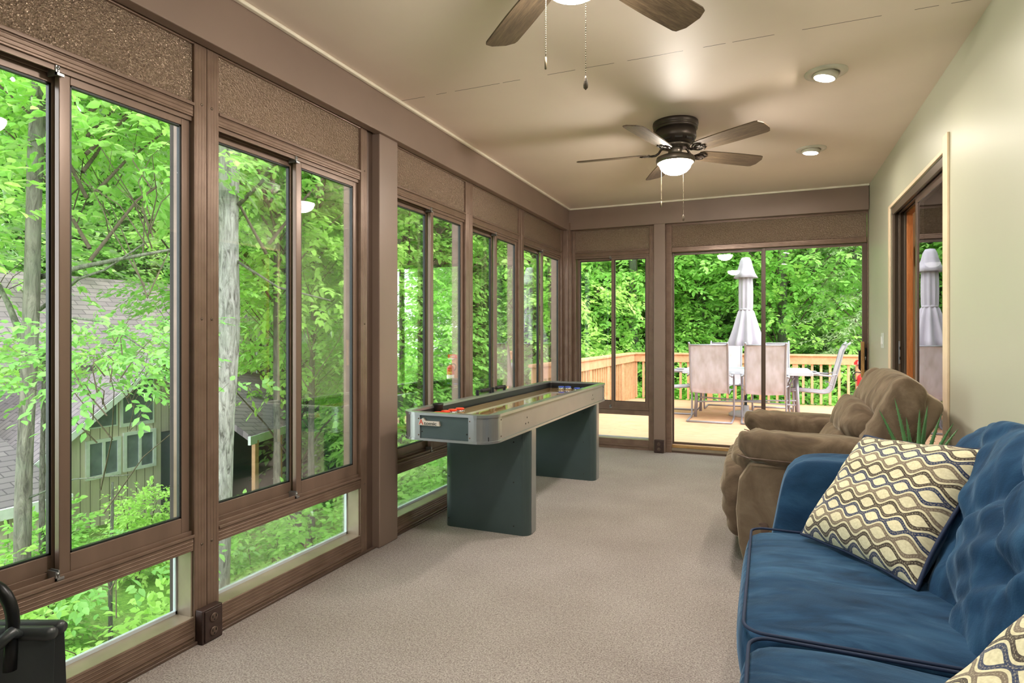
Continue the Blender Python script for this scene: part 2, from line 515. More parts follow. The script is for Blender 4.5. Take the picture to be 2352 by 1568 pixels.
# ------------------------------------------------------------------ room shell
XW = -1.95      # inner face of the window wall
YB = 6.05       # inner face of the far wall
XR = .80        # right wall
YN = -2.6       # wall behind the camera
struct(MB().box((XW-.15, YN-.1, -.12), (XR+.12, YB+.1, 0)).build('floor', MAT['carpet']), 'beige speckled loop carpet covering the sunroom floor')
struct(MB().box((XW-.35, YN-.15, 2.44), (XR+.35, YB+.45, 2.62)).build('ceiling', MAT['ceiling_paint']), 'smooth painted cream ceiling with hairline seams')
w = MB()
w.box((XR, YN, 0), (XR+.12, 3.57, 2.44)); w.box((XR, 5.0, 0), (XR+.12, YB+.1, 2.44)); w.box((XR, 3.57, 2.035), (XR+.12, 5.0, 2.44))
struct(w.build('wall_right', MAT['wall_sage']), 'pale sage painted wall on the right')
w = MB().box((XW-.15, YN-.12, 0), (XR+.12, YN, 2.44))
struct(w.build('wall_back', MAT['wall_sage']))
w = MB().box((XW-.16, YN, 2.30), (XW, YB+.05, 2.44))
w.box((XW-.16, YN-.12, 0), (XW, -1.345, 2.44))
struct(w.build('wall_left', MAT['bronze_dark']))
w = MB().box((XW, YB, 2.24), (XR, YB+.12, 2.44))
struct(w.build('wall_front', MAT['bronze_dark']))
# brown boxed soffits and posts
struct(MB().box((-1.945, YN, 2.218), (-1.894, 5.99, 2.44)).build('trim_1', MAT['soffit_paint'], bevel=.004), 'brown soffit above the left windows')
struct(MB().box((-1.945, 5.99, 2.222), (.797, YB-.004, 2.44)).build('trim_2', MAT['soffit_paint'], bevel=.004), 'brown soffit above the glass door')
struct(MB().box((-1.894, YN, 2.424), (-1.872, 5.968, 2.44)).build('trim_3', MAT['ceiling_trim'], bevel=.004), 'cream ceiling trim strip along the left soffit')
struct(MB().box((-1.894, 5.968, 2.424), (.798, 5.99, 2.44)).build('trim_4', MAT['ceiling_trim'], bevel=.004), 'cream ceiling trim strip along the far soffit')
struct(MB().box((-2.09, 2.712, 0), (-1.915, 2.885, 2.30)).build('trim_5', MAT['soffit_paint'], bevel=.006), 'smooth brown column between the left windows')
struct(MB().box((-1.033, 5.995, 0), (-.922, 6.13, 2.24)).build('trim_6', MAT['soffit_paint'], bevel=.005), 'smooth brown post beside the glass door')
t = MB(); t.box((-2.06, 5.965, 0), (-1.90, 6.12, 2.3)); t.box((-1.945, 5.985, 0), (-1.878, 6.04, 2.3))
struct(t.build('trim_7', MAT['rib_x'], bevel=.004), 'ribbed bronze corner post')
struct(MB().box((-2.06, 2.648, 0), (-1.962, 2.712, 2.3)).build('trim_8', MAT['bronze_dark']))
# dark strip / carpet edge at foot of window wall
t = MB(); t.box((XW+.001, YN, 0), (XW+.014, 2.712, .012)); t.box((XW+.001, 2.885, 0), (XW+.014, 5.98, .012))
struct(t.build('baseboard_left', MAT['bronze_dark'], bevel=.003))
# painted casing of the door in the right wall
t = MB(); t.box((XR-.012, 3.49, 0), (XR, 3.572, 2.115), ); t.box((XR-.010, 3.572, 2.037), (XR, 5.06, 2.06)); t.box((XR-.010, 5.0, 0), (XR, 5.06, 2.04))
struct(t.build('trim_9', MAT['casing_paint'], bevel=.003), 'painted casing round the doorway')

# ------------------------------------------------------------------ window units (local: x along the wall, y outward, z up)
def window_unit(name, loc, rz, W, label, s=.055):
    root = sempty(name, label, loc, rz)
    for x0 in (0, W-s): MB().box((x0+.0006, 0, 0), (x0+s-.0006, .11, 2.30)).build('stile', MAT['rib_x'], root, bevel=.002)
    for za, zb, yy in ((2.214, 2.30, 0), (1.946, 1.992, .004), (.345, .403, .002), (0, .10, 0)):
        MB().box((s, yy, za), (W-s, .1, zb)).build('frame_rail', MAT['rib_z'], root, bevel=.002)
    # lips that make the step lines around rails
    k = MB()
    k.box((s, -.004, 1.985), (W-s, .004, 1.996)).box((s, -.004, .395), (W-s, .004, .405)).box((s, -.005, .03), (W-s, 0, .045)).box((s, -.006, 2.286), (W-s, 0, 2.30))
    k.box((s, .012, .403), (W-s, .018, .418)).box((s, .048, .403), (W-s, .052, .425)).box((s, .012, 1.93), (W-s, .018, 1.946)).box((s, .046, 1.93), (W-s, .05, 1.946))
    k.build('track_lip', MAT['bronze'], root, bevel=.001)
    MB().box((s, .012, 1.992), (W-s, .03, 2.214)).build('upper_panel', MAT['stucco'], root)
    # lower fixed light
    r = MB(); r.box((s, .002, .096), (W-s, .092, .101)); r.box((W-s-.006, .01, .10), (W-s, .092, .345)); r.box((s, .01, .10), (s+.006, .092, .345)); 
    r.build('reveal', MAT['sill_ali'], root)
    sp = MB(); g = .012
    sp.box((s, .082, .101), (W-s, .095, .101+g)).box((s, .082, .345-g), (W-s, .095, .345)).box((s, .082, .101), (s+g, .095, .345)).box((W-s-g, .082, .101), (W-s, .095, .345))
    sp.build('spacer', MAT['spacer_white'], root)
    MB().box((s+g, .086, .101+g), (W-s-g, .090, .345-g)).build('lower_pane', MAT['glass'], root)
    # two sliding sashes
    mid = W/2
    for nm, x0, x1, y0, y1 in (('sash', mid-.004, W-s-.004, .020, .042), ('sash', s+.004, mid+.028, .056, .078)):
        a = MB(); st = .032
        a.box((x0, y0, .412), (x0+st, y1, 1.944)).box((x1-st, y0, .412), (x1, y1, 1.944)).box((x0+st, y0, .412), (x1-st, y1, .472)).box((x0+st, y0, 1.906), (x1-st, y1, 1.944))
        o = a.build(nm, MAT['bronze'], root, bevel=.002)
        gk = MB(); e = .006; X0, X1 = x0+st, x1-st
        ym = (y0+y1)/2
        gk.box((X0, ym-.007, .472), (X0+e, ym+.007, 1.906)).box((X1-e, ym-.007, .472), (X1, ym+.007, 1.906)).box((X0, ym-.007, .472), (X1, ym+.007, .472+e)).box((X0, ym-.007, 1.906-e), (X1, ym+.007, 1.906))
        gk.build('gasket', MAT['gasket'], o)
        MB().box((X0+e, ym-.002, .472+e), (X1-e, ym+.002, 1.906-e)).build('pane', MAT['glass'], o)
    for z in (.405, 1.918):
        c = MB()
        c.box((mid-.020, .008, z), (mid-.016, .05, z+.028)).box((mid-.012, .01, z+.004), (mid-.008, .05, z+.03)).box((mid-.020, .008, z), (mid+.004, .014, z+.008))
        c.tube([(mid-.014, .006, z+.02), (mid-.014, .016, z+.02)], .005, 8)
        c.build('guide_clip', MAT['clip_metal'], root)
    for z in (2.27, 2.0, 1.2, .36):
        for x in (.022, W-.022):
            MB().lathe([(.0055, 0), (.0045, .0025), (.001, .003)], 8, M=R(90, 0, 0), loc=(x, 0.0005, z)).build('screw', MAT['screw'], root)
    return root
units = [('window_1', .655, 1.003), ('window_2', 1.658, .992), ('window_3', 2.848, .989), ('window_4', 3.837, .986), ('window_5', 4.823, 1.142),
         ('window_7', -.345, 1.0), ('window_8', -1.345, 1.0)]
for nm, y0, W in units:
    window_unit(nm, (XW, y0, 0), 90, W, 'bronze framed sliding window in the left window wall')
window_unit('window_6', (-1.90, YB, 0), 0, .867, 'bronze framed sliding window in the far wall')

# ------------------------------------------------------------------ far sliding glass door
def far_door():
    r = sempty('door_1', 'bronze sliding glass door in the far wall opening to the deck')
    x0, x1 = -.922, .799; Y = YB
    f = MB()
    f.box((x0, Y-.01, 0), (x0+.055, Y+.1, 2.24)).box((x1, Y-.004, 0), (x1-.008, Y+.1, 2.24)).box((x0, Y, 2.205), (x1, Y+.1, 2.24)).box((x0+.055, Y-.004, 1.948), (x1-.012, Y+.1, 1.995))
    f.build('frame', MAT['rib_z'], r, bevel=.003)
    MB().box((x0+.055, Y+.012, 1.995), (x1-.012, Y+.03, 2.205)).build('upper_panel', MAT['stucco'], r)
    MB().box((x0+.055, Y, 0), (x1, Y+.03, .018)).build('sill', MAT['bronze_dark'], r)
    MB().box((x0+.055, Y+.004, .018), (x1, Y+.05, .045)).build('sill_plate', MAT['sill_ali'], r)
    MB().box((x0+.055, Y+.01, .045), (x1, Y+.05, .072)).build('sill_strip', MAT['sill_wood'], r, bevel=.003)
    for nm, a, b, y0, y1, sl, sr in (('fixed_panel', x0+.055, -.030, Y+.06, Y+.085, .012, .032), ('sliding_panel', -.050, x1-.006, Y+.022, Y+.05, .026, .038)):
        m = MB()
        m.box((a, y0, .072), (a+sl, y1, 1.946)).box((b-sr, y0, .072), (b, y1, 1.946)).box((a+sl, y0, .072), (b-sr, y1, .094)).box((a+sl, y0, 1.925), (b-sr, y1, 1.946))
        o = m.build(nm, MAT['bronze_dark'], r, bevel=.002)
        ym = (y0+y1)/2
        MB().box((a+sl, ym-.003, .094), (b-sr, ym+.003, 1.925)).build('pane', MAT['glass'], o)
        if nm == 'sliding_panel':
            MB().box((.758, y0-.012, .84), (.788, y0, 1.03)).build('latch_plate', MAT['black_metal'], o, bevel=.003)
            MB().prism([(.722, .85), (.745, .82), (.745, 1.02), (.722, 1.0)], y0-.045, y0-.02, 'y').build('pull_back', MAT['black_metal'], o, bevel=.003)
            MB().box((.738, y0-.066, .775), (.764, y0-.035, 1.085)).build('handle', MAT['handle_wood'], o, bevel=.004)
            k = MB(); k.tube([(.776, y0-.012, .945), (.776, y0-.03, .945)], .006, 8); k.box((.774, y0-.034, .925), (.778, y0-.028, .955)); k.build('key_lock', MAT['clip_metal'], o)
far_door()

# ------------------------------------------------------------------ sliding door in the right wall and the room behind it
def side_door():
    r = sempty('door_2', 'dark bronze sliding glass door in the right wall, half open')
    f = MB()
    # deep, stepped far jamb (visible face looks towards the camera) and head
    for i, (xa, xb, yo) in enumerate(((.802, .818, 0), (.818, .838, .018), (.838, .852, .006), (.852, .872, .022), (.872, .887, .012))):
        f.box((xa, 4.955+yo, 0), (xb, 5.0, 2.0))
        f.box((xa, 3.57, 1.985+yo*.8), (xb, 5.0, 2.035))
        f.box((xa, 3.57, 0), (xb, 3.60, 2.0))
    f.build('frame', MAT['door_bronze'], r, bevel=.002)
    MB().box((.802, 3.57, -.0), (.93, 5.0, .02)).build('sill', MAT['bronze_dark'], r)
    for nm, ya, yb, xa, xb in (('glass_panel', 3.60, 4.385, .828, .848), ('sliding_panel', 3.62, 4.37, .856, .876)):
        m = MB(); st = .045
        m.box((xa, ya, .02), (xb, ya+st, 1.985)).box((xa, yb-st, .02), (xb, yb, 1.985)).box((xa, ya+st, .02), (xb, yb-st, .07)).box((xa, ya+st, 1.94), (xb, yb-st, 1.985))
        o = m.build(nm, MAT['bronze_dark'], r, bevel=.003)
        xm = (xa+xb)/2
        if nm == 'glass_panel':
            MB().box((xm-.003, ya+st, .07), (xm+.003, yb-st, 1.94)).build('pane', MAT['glass_door'], o)
        else:
            MB().box((xm-.003, ya+st, .07), (xm+.003, yb-st, 1.94)).build('pane', MAT['glass_door'], o)
    l = MB(); l.box((.839, 4.955, .94), (.850, 4.963, 1.10)); l.build('strike_plate', MAT['clip_metal'], r, bevel=.002)
    l = MB(); l.box((.842, 4.951, .97), (.848, 4.956, .99)).box((.842, 4.951, 1.04), (.848, 4.956, 1.06)); l.build('strike_slot', MAT['black_metal'], r)
    j = MB(); j.box((.888, 4.965, 0), (.926, 4.999, 2.034)); j.box((.888, 3.58, 1.985), (.926, 4.965, 2.034))
    struct(j.build('trim_11', MAT['door_wood'], bevel=.003), 'orange stained wood jamb')
side_door()
struct(MB().box((.92, 2.6, -.1), (3.6, 6.7, 0)).build('floor_2', MAT['side_table_wood']))
struct(MB().box((.92, 2.6, 2.44), (3.6, 6.7, 2.5)).build('ceiling_2', MAT['ceiling_paint']))
w = MB(); w.box((.92, 6.4, 0), (3.6, 6.5, 2.44)); w.box((3.5, 2.6, 0), (3.6, 6.4, 2.44)); w.box((.92, 2.5, 0), (3.6, 2.6, 2.44)); w.box((.925, 5.0, 0), (.935, 6.4, 2.44))
struct(w.build('wall_interior', MAT['wall_cream']))
ck = thing('wall_clock', 'dark octagonal wall clock seen through the open side doorway', 'clock', (1.375, 6.398, 1.85))
oc = [(.185*math.cos(PI/8+k*PI/4), .185*math.sin(PI/8+k*PI/4)) for k in range(8)]
MB().prism(oc, 0, -.035, 'y').build('case', MAT['clock_dark'], ck, bevel=.008)
MB().lathe([(.14, 0), (.14, .006), (.125, .012)], 40, M=R(90, 0, 0), loc=(0, -.035, 0)).build('bezel', MAT['fan_nickel'], ck)
MB().lathe([(.12, 0), (.12, .004)], 40, M=R(90, 0, 0), loc=(0, -.038, 0)).build('dial', MAT['clock_dark'], ck)
MB().box((-.003, -.046, 0), (.003, -.043, .09)).build('hand', MAT['clip_metal'], ck); MB().box((0, -.046, -.003), (.06, -.043, .003)).build('hand', MAT['clip_metal'], ck)

# ------------------------------------------------------------------ outlets and switch
def outlet(loc, rz, label):
    t = thing('electrical_outlet', label, 'outlet', loc, rz)
    MB().box((-.045, -.036, 0), (.045, 0, .125)).build('box', MAT['outlet_brown'], t, bevel=.003)
    MB().box((-.036, -.041, .006), (.036, -.036, .119)).build('cover_plate', MAT['outlet_brown'], t, bevel=.002)
    for z in (.037, .088):
        o = MB().lathe([(.0165, 0), (.0165, .003), (.014, .0045)], 20, M=R(90, 0, 0), loc=(0, -.041, z)).build('receptacle', MAT['bronze_dark'], t)
        for xa, xb, za, zb in ((-.009, -.006, .001, .010), (.006, .009, .001, .010), (-.002, .002, -.010, -.005)):
            MB().box((xa, -.0468, z+za), (xb, -.0452, z+zb)).build('slot', MAT['track_black'], o)
    return t
outlet((XW+.001, 1.652, 0), 90, 'brown surface-mounted power outlet at the foot of the left window mullion')
outlet((-.977, 5.994, .0), 0, 'brown power outlet at the foot of the post beside the glass door')
sw = thing('light_switch', 'pale double light switch plate on the sage wall beside the glass door', 'light switch', (XR, 5.335, 1.10))
MB().box((-.006, -.045, -.058), (0, .045, .058)).build('cover_plate', MAT['switch_plate'], sw, bevel=.002)
for y in (-.02, .02):
    MB().box((-.010, y-.012, -.03), (-.006, y+.012, .03)).build('rocker', MAT['white_plastic'], sw, bevel=.002)

# ------------------------------------------------------------------ recessed lights
emis('can_glow', (255, 244, 228), 330)
def recessed(loc, label, tilt):
    t = thing('recessed_light', label, 'ceiling light', loc, 0, 'recessed ceiling lights')
    MB().lathe([(.0, .004), (.098, .004), (.098, 0), (.096, -.006), (.066, -.010), (.060, -.006), (.060, -.001), (.0, -.001)], 48).build('trim_ring', MAT['can_trim'], t)
    M = R(0, tilt, 0)
    MB().lathe([(.058, .0), (.058, -.022), (.053, -.030), (.048, -.030), (.047, -.026)], 40, M=M).build('eyeball', MAT['can_trim'], t)
    MB().lathe([(.046, -.030), (.046, -.028)], 40, M=M).build('lens', MAT['can_glow'], t)
    return t
recessed((.262, 3.37, 2.44), 'white tilted recessed ceiling light nearer the camera', 14)
recessed((.274, 4.715, 2.44), 'white recessed ceiling light farther away, above the recliner', 6)
recessed((.262, 1.9, 2.44), 'unseen white recessed ceiling light added as fill above the blue sofa', 10)  # out of view, added to raise the light level indoors
recessed((.262, .3, 2.44), 'unseen white recessed ceiling light added as fill behind the camera', 6)  # another unseen fill, added for a brighter room

# ------------------------------------------------------------------ ceiling fans
emis('dome_glow', (255, 247, 236), 230)
def ceiling_fan(loc, ang0, label):
    t = thing('ceiling_fan', label, 'ceiling fan', loc, 0, 'ceiling fans')
    MB().lathe([(.0, 0), (.134, 0), (.136, -.012), (.134, -.026), (.128, -.030), (.131, -.034), (.131, -.046), (.124, -.050)], 56).build('canopy_plate', MAT['fan_bronze'], t)
    MB().lathe([(.122, -.048), (.124, -.095), (.120, -.105), (.100, -.125), (.084, -.135), (.0, -.135)], 56).build('motor_housing', MAT['fan_bronze'], t)
    for k in range(10):
        a = 2*PI*k/10
        MB().box((.098, -.022, -.1235), (.112, .022, -.109), M=R(0, 0, math.degrees(a))).build('vent_slot', MAT['track_black'], t)
    MB().lathe([(.0, -.132), (.078, -.135), (.088, -.142), (.088, -.150), (.07, -.156), (.0, -.156)], 48).build('flywheel', MAT['fan_nickel'], t)
    MB().lathe([(.0, -.150), (.044, -.150), (.044, -.176), (.042, -.205), (.0, -.205)], 40).build('switch_housing', MAT['fan_nickel'], t)
    MB().lathe([(.04, -.196), (.085, -.203), (.112, -.214), (.116, -.226), (.114, -.246), (.104, -.250), (.095, -.244)], 56).build('fitter', MAT['fan_nickel'], t)
    d = MB().lathe([(.097, -.243), (.096, -.256), (.088, -.278), (.070, -.298), (.045, -.311), (.020, -.316), (.002, -.317)], 48)
    d.build('glass_dome', MAT['dome_glow'], t)
    n = 26
    outline = []
    L0, L1 = .155, .61
    top = []
    for i in range(n+1):
        x = L0 + (L1-L0)*i/n
        w = .052 + .013*math.sin(min(1, (x-L0)/.3)*PI/2)
        if x > L1-.035: w *= math.sqrt(max(.0, 1-((x-(L1-.035))/.035)**2))*.55+.45
        if x < L0+.02: w *= .75 + .25*(x-L0)/.02
        top.append((x, w))
    outline = top + [(x, -w) for x, w in top[::-1]]
    for k in range(5):
        an = ang0 + 72*k
        M = R(0, 0, an) @ R(-13, 0, 0)
        bl = MB().prism(outline, -.003, .003, 'z')
        o = bl.build('blade', MAT['blade_wood'], t)
        o.location = (0, 0, -.185); o.rotation_euler = M.to_euler()
        b = MB()
        Mi = R(13, 0, 0)
        for sg in (-1, 1):
            b.tube([Vector((.125, 0, -.008)), Vector((.150, sg*.030, -.007)), Vector((.180, sg*.038, -.006)), Vector((.205, sg*.024, -.006)), Vector((.188, sg*.010, -.006)), Vector((.168, sg*.016, -.006))], .0045, 8)
        b.box((.14, -.008, -.010), (.215, .008, -.004))
        b.tube([Mi @ Vector((.060, 0, .038)), Mi @ Vector((.085, 0, .028)), Mi @ Vector((.100, 0, .006)), Mi @ Vector((.118, 0, -.006)), Mi @ Vector((.145, 0, -.008))], .0075, 10)
        for x, y in ((.16, .02), (.16, -.02), (.2, 0)): b.lathe([(.006, -.012), (.006, -.009)], 10, loc=(x, y, 0))
        b.build('blade_iron', MAT['fan_bronze'], o)
    for i, (x, y, L, big) in enumerate(((-.080, -.030, .30, 1), (.080, .030, .315, 1))) if ang0 > 40 else enumerate(((-.085, .0, .24, 0), (.055, -.06, .345, 1))):
        c = MB(); z0 = -.235; nb = int(L/.0065)
        c.tube([(x*.9, y*.9, z0+.02), (x, y, z0), (x, y, z0-L)], .0008, 6)
        for q in range(nb):
            z = z0 - q*.0065
            c.lathe([(.0005, z+.002), (.002, z), (.0005, z-.002)], 6, loc=(x, y, 0))
        o = c.build('pull_chain', MAT['chain_brass'], t)
        zz = z0-L
        MB().lathe([(.001, zz+.004), (.004, zz-.004), (.007, zz-.022), (.0065, zz-.030), (.001, zz-.036)] if big else [(.001, zz+.002), (.0035, zz), (.0035, zz-.034), (.001, zz-.036)], 12, loc=(x, y, 0)).build('fob', MAT['blade_wood'] if big else MAT['chain_brass'], o)
    return t
ceiling_fan((-.525, 3.81, 2.44), 40, 'five-blade wood-grain ceiling fan with lit dome hanging before the far wall')
ceiling_fan((-.525, 1.70, 2.44), 63-72, 'nearer ceiling fan, only two blade tips and two pull chains in view')
# ------------------------------------------------------------------ shuffleboard table
TX0, TX1, TY0, TY1 = -1.79, -1.25, 2.70, 5.02
TZ0, TZ1 = .598, .742
def rr_path(x0, x1, y0, y1, r, n=8):
    pts = []
    for cx, cy, a0 in ((x1-r, y0+r, -90), (x1-r, y1-r, 0), (x0+r, y1-r, 90), (x0+r, y0+r, 180)):
        for i in range(n+1):
            a = math.radians(a0 + 90*i/n); pts.append((cx+r*math.cos(a), cy+r*math.sin(a)))
    return pts
def ring(mb, outer, inner, z0, z1, smooth=True):
    n = len(outer)
    vs = [(x, y, z0) for x, y in outer] + [(x, y, z1) for x, y in outer] + [(x, y, z0) for x, y in inner] + [(x, y, z1) for x, y in inner]
    for i in range(n):
        j = (i+1) % n
        mb.add([vs[i], vs[j], vs[n+j], vs[n+i]], [(0,1,2,3)], smooth)
        mb.add([vs[2*n+i], vs[2*n+j], vs[3*n+j], vs[3*n+i]], [(3,2,1,0)], smooth)
        mb.add([vs[n+i], vs[n+j], vs[3*n+j], vs[3*n+i]], [(0,1,2,3)], False)
        mb.add([vs[i], vs[j], vs[2*n+j], vs[2*n+i]], [(3,2,1,0)], False)
def shuffle():
    t = thing('shuffleboard_table', 'long grey and black shuffleboard table standing along the left windows', 'game table', ((TX0+TX1)/2, (TY0+TY1)/2, 0))
    hx, hy = (TX1-TX0)/2, (TY1-TY0)/2; r = .10
    # side and end panels
    for sx in (-1, 1):
        o = MB().box((sx*(hx-.006), -hy+r+.01, TZ0+.012), (sx*(hx-.024), hy-r-.01, TZ1-.016)).build('side_panel', MAT['silver_panel'], t, bevel=.001)
        if sx > 0:
            for yc in (-.67, .72):
                for dy, dz in ((0, .018), (-.022, -.014), (.020, -.014)):
                    MB().lathe([(.005, 0), (.005, .001)], 10, M=R(0, 90, 0), loc=(hx-.0062, yc+dy, (TZ0+TZ1)/2-.012+dz)).build('bolt_hole', MAT['track_black'], o)
    for sy in (-1, 1):
        o = MB().box((-hx+r+.01, sy*(hy-.008), TZ0+.012), (hx-r-.01, sy*(hy-.024), TZ1-.016)).build('end_panel', MAT['table_black'], t, bevel=.001)
        for x in (-.13, .13): MB().lathe([(.004, 0), (.0035, .002), (.001, .003)], 10, M=R(90*(1 if sy < 0 else -1), 0, 0), loc=(x, sy*(hy-.0082), TZ0+.045)).build('bolt', MAT['track_black'], o)
    for sx in (-1, 1):
        for sy in (-1, 1):
            cx, cy = sx*(hx-r), sy*(hy-r); m = MB(); n = 10
            ro, ri = r-.003, r-.024
            for i in range(n):
                a0 = PI/2*i/n; a1 = PI/2*(i+1)/n
                P = [(cx+sx*rad*math.cos(a), cy+sy*rad*math.sin(a)) for rad, a in ((ro, a0), (ro, a1), (ri, a1), (ri, a0))]
                if sx*sy < 0: P = P[::-1]
                m.prism(P, TZ0+.010, TZ1-.014, 'z', smooth=False)
            # flat tangents
            m.box((sx*(hx-.003), cy, TZ0+.010), (sx*(hx-.024), cy-sy*.03, TZ1-.014))
            m.box((cx, sy*(hy-.003), TZ0+.010), (cx-sx*.03, sy*(hy-.024), TZ1-.014))
            o = m.build('corner_cap', MAT['silver_edge'], t)
            for z in (TZ0+.028, TZ1-.032):
                MB().lathe([(.004, 0), (.0035, .002), (.001, .003)], 10, M=R(90*(1 if sy < 0 else -1), 0, 0), loc=(cx-sx*.022, sy*(hy-.003), z)).build('rivet', MAT['screw'], o)
                MB().lathe([(.004, 0), (.0035, .002), (.001, .003)], 10, M=R(0, 90*sx, 0), loc=(sx*(hx-.003), cy-sy*.022, z)).build('rivet', MAT['screw'], o)
    m = MB(); n = 8
    ring(m, rr_path(-hx-.002, hx+.002, -hy-.002, hy+.002, r+.002, n), rr_path(-hx+.045, hx-.045, -hy+.045, hy-.045, .02, n), TZ1-.014, TZ1)
    m.build('top_rim', MAT['silver_edge'], t)
    m = MB()
    ring(m, rr_path(-hx-.002, hx+.002, -hy-.002, hy+.002, r+.002, n), rr_path(-hx+.03, hx-.03, -hy+.03, hy-.03, .05, n), TZ0, TZ0+.012)
    m.build('bottom_rim', MAT['silver_edge'], t)
    m = MB()
    ring(m, rr_path(-hx+.026, hx-.026, -hy+.026, hy-.026, .04, n), rr_path(-hx+.046, hx-.046, -hy+.046, hy-.046, .02, n), TZ0+.03, TZ1-.013)
    m.box((-hx+.03, -hy+.03, TZ0+.014), (hx-.03, hy-.03, TZ0+.034))
    m.build('inner_wall', MAT['inner_black'], t)
    MB().box((-hx+.062, -hy+.10, TZ0+.034), (hx-.062, hy-.10, .690)).build('playfield', MAT['playfield'], t, bevel=.002)
    # pedestal legs
    for yc in (-.61, .81):
        m = MB(); w = hx; rr = .06; th = .115
        P = rr_path(-w, w, -th/2, th/2, .045, 6)
        m.prism(P, 0, TZ0, 'z', loc=(0, yc, 0))
        o = m.build('pedestal', MAT['table_black'], t)
        for sx in (-1, 1): MB().box((sx*(w-.004), yc-.012, .004), (sx*(w+.004), yc+.057, TZ0)).build('edge_strip', MAT['silver_edge'], o, bevel=.002)
        for z in (.05, .3, .53):
            for x in (-w+.03, w-.09): MB().lathe([(.004, 0), (.0035, .002), (.001, .003)], 10, M=R(90, 0, 0), loc=(x, yc-th/2, z)).build('bolt', MAT['track_black'], o)
    # raised badge with the maker's lettering on the near end
    b = MB(); zc_ = .694
    b.prism([(-.158, -.018), (-.145, .012), (-.128, .020), (-.116, .008), (-.112, .006), (-.035, .006), (-.030, -.018)], -.012, 0, 'y', loc=(0, -hy, zc_))
    # keep it just proud of the panel
    o = b.build('badge', MAT['badge_silver'], t, bevel=.001)
    o.location = (.01, .009, 0)
    def text(body, size, x, z, mat, par, dep=.0015, sx=1):
        c = bpy.data.curves.new('lettering', 'FONT'); c.body = body; c.size = size; c.extrude = dep; c.align_x = 'LEFT'
        ob = bpy.data.objects.new('lettering', c); COL.objects.link(ob)
        dg = bpy.context.evaluated_depsgraph_get(); me = bpy.data.meshes.new_from_object(ob.evaluated_get(dg))
        bpy.data.objects.remove(ob); q = bpy.data.objects.new('lettering', me); COL.objects.link(q)
        me.materials.clear(); me.materials.append(mat); q.parent = par
        q.rotation_euler = (PI/2, 0, 0); q.scale = (sx, 1, 1)
        return q
    globals()['text'] = text
    q = text('A', .038, 0, 0, MAT['badge_red'], o); q.location = (-.152, -hy-.0125, zc_-.014)
    q = text('tomic', .026, 0, 0, MAT['badge_dark'], o, sx=1.25); q.location = (-.122, -hy-.0125, zc_-.014)
    # sliding score counters on the window side rim
    for i, y in enumerate((-.25, -.01)):
        c = MB()
        c.box((-hx+.012, y-.016, TZ1), (-hx+.028, y+.000, TZ1+.036)).box((-hx+.012, y+.185, TZ1), (-hx+.028, y+.200, TZ1+.036))
        c.tube([(-hx+.02, y-.01, TZ1+.026), (-hx+.02, y+.19, TZ1+.026)], .003, 8)
        o = c.build('score_bracket', MAT['black_metal'], t, bevel=.002)
        for k in range(10):
            yy = y+.055+k*.0125
            MB().lathe([(.004, -.0058), (.0125, -.004), (.0125, .004), (.004, .0058)], 16, M=R(90, 0, 0), loc=(-hx+.02, yy, TZ1+.026)).build('score_bead', MAT['inner_black'], o)
shuffle()
# dark cup resting in the near end of the gutter
cp = MB(); cp.lathe([(.0, 0), (.028, 0), (.031, .055), (.031, .062), (.027, .062), (.025, .006), (.0, .006)], 28)
cp = cp.build('cup', MAT['inner_black']); cp.location = (-1.735, 3.02, .6905)
tag(cp, 'small black cup standing inside the near corner of the shuffleboard table', 'cup')
def puck(x, y, mat, label, group):
    t = thing('shuffleboard_puck', label, 'puck', (x, y, .690), 0, group)
    MB().lathe([(.0, .0), (.024, .0), (.0265, .004), (.0265, .014), (.022, .017), (.0, .017)], 32).build('base', MAT['puck_steel'], t)
    for k in range(10):
        a = 2*PI*k/10; MB().lathe([(.0005, -.003), (.003, 0), (.0005, .003)], 8, loc=(.0262*math.cos(a), .0262*math.sin(a), .009)).build('ball_bearing', MAT['clip_metal'], t)
    MB().lathe([(.0, .016), (.020, .016), (.0255, .019), (.0255, .025), (.022, .0275), (.008, .026), (.0, .026)], 32).build('cap', mat, t)
for i, (x, y) in enumerate(((-1.680, 2.925), (-1.672, 2.995), (-1.665, 3.065), (-1.655, 3.135))):
    puck(x, y, MAT['puck_red'], ('red shuffleboard puck, nearest of the red row at the near end', 'second red shuffleboard puck from the near end', 'third red shuffleboard puck from the near end', 'red shuffleboard puck, farthest of the red row')[i], 'red pucks at the near end of the shuffleboard table')
for i, (x, y) in enumerate(((-1.585, 4.80), (-1.530, 4.81), (-1.425, 4.72), (-1.370, 4.73))):
    puck(x, y, MAT['puck_blue'], ('leftmost of the four blue shuffleboard pucks', 'blue shuffleboard puck touching the leftmost one', 'third blue shuffleboard puck from the left', 'rightmost of the four blue shuffleboard pucks')[i], 'blue pucks at the far end of the shuffleboard table')

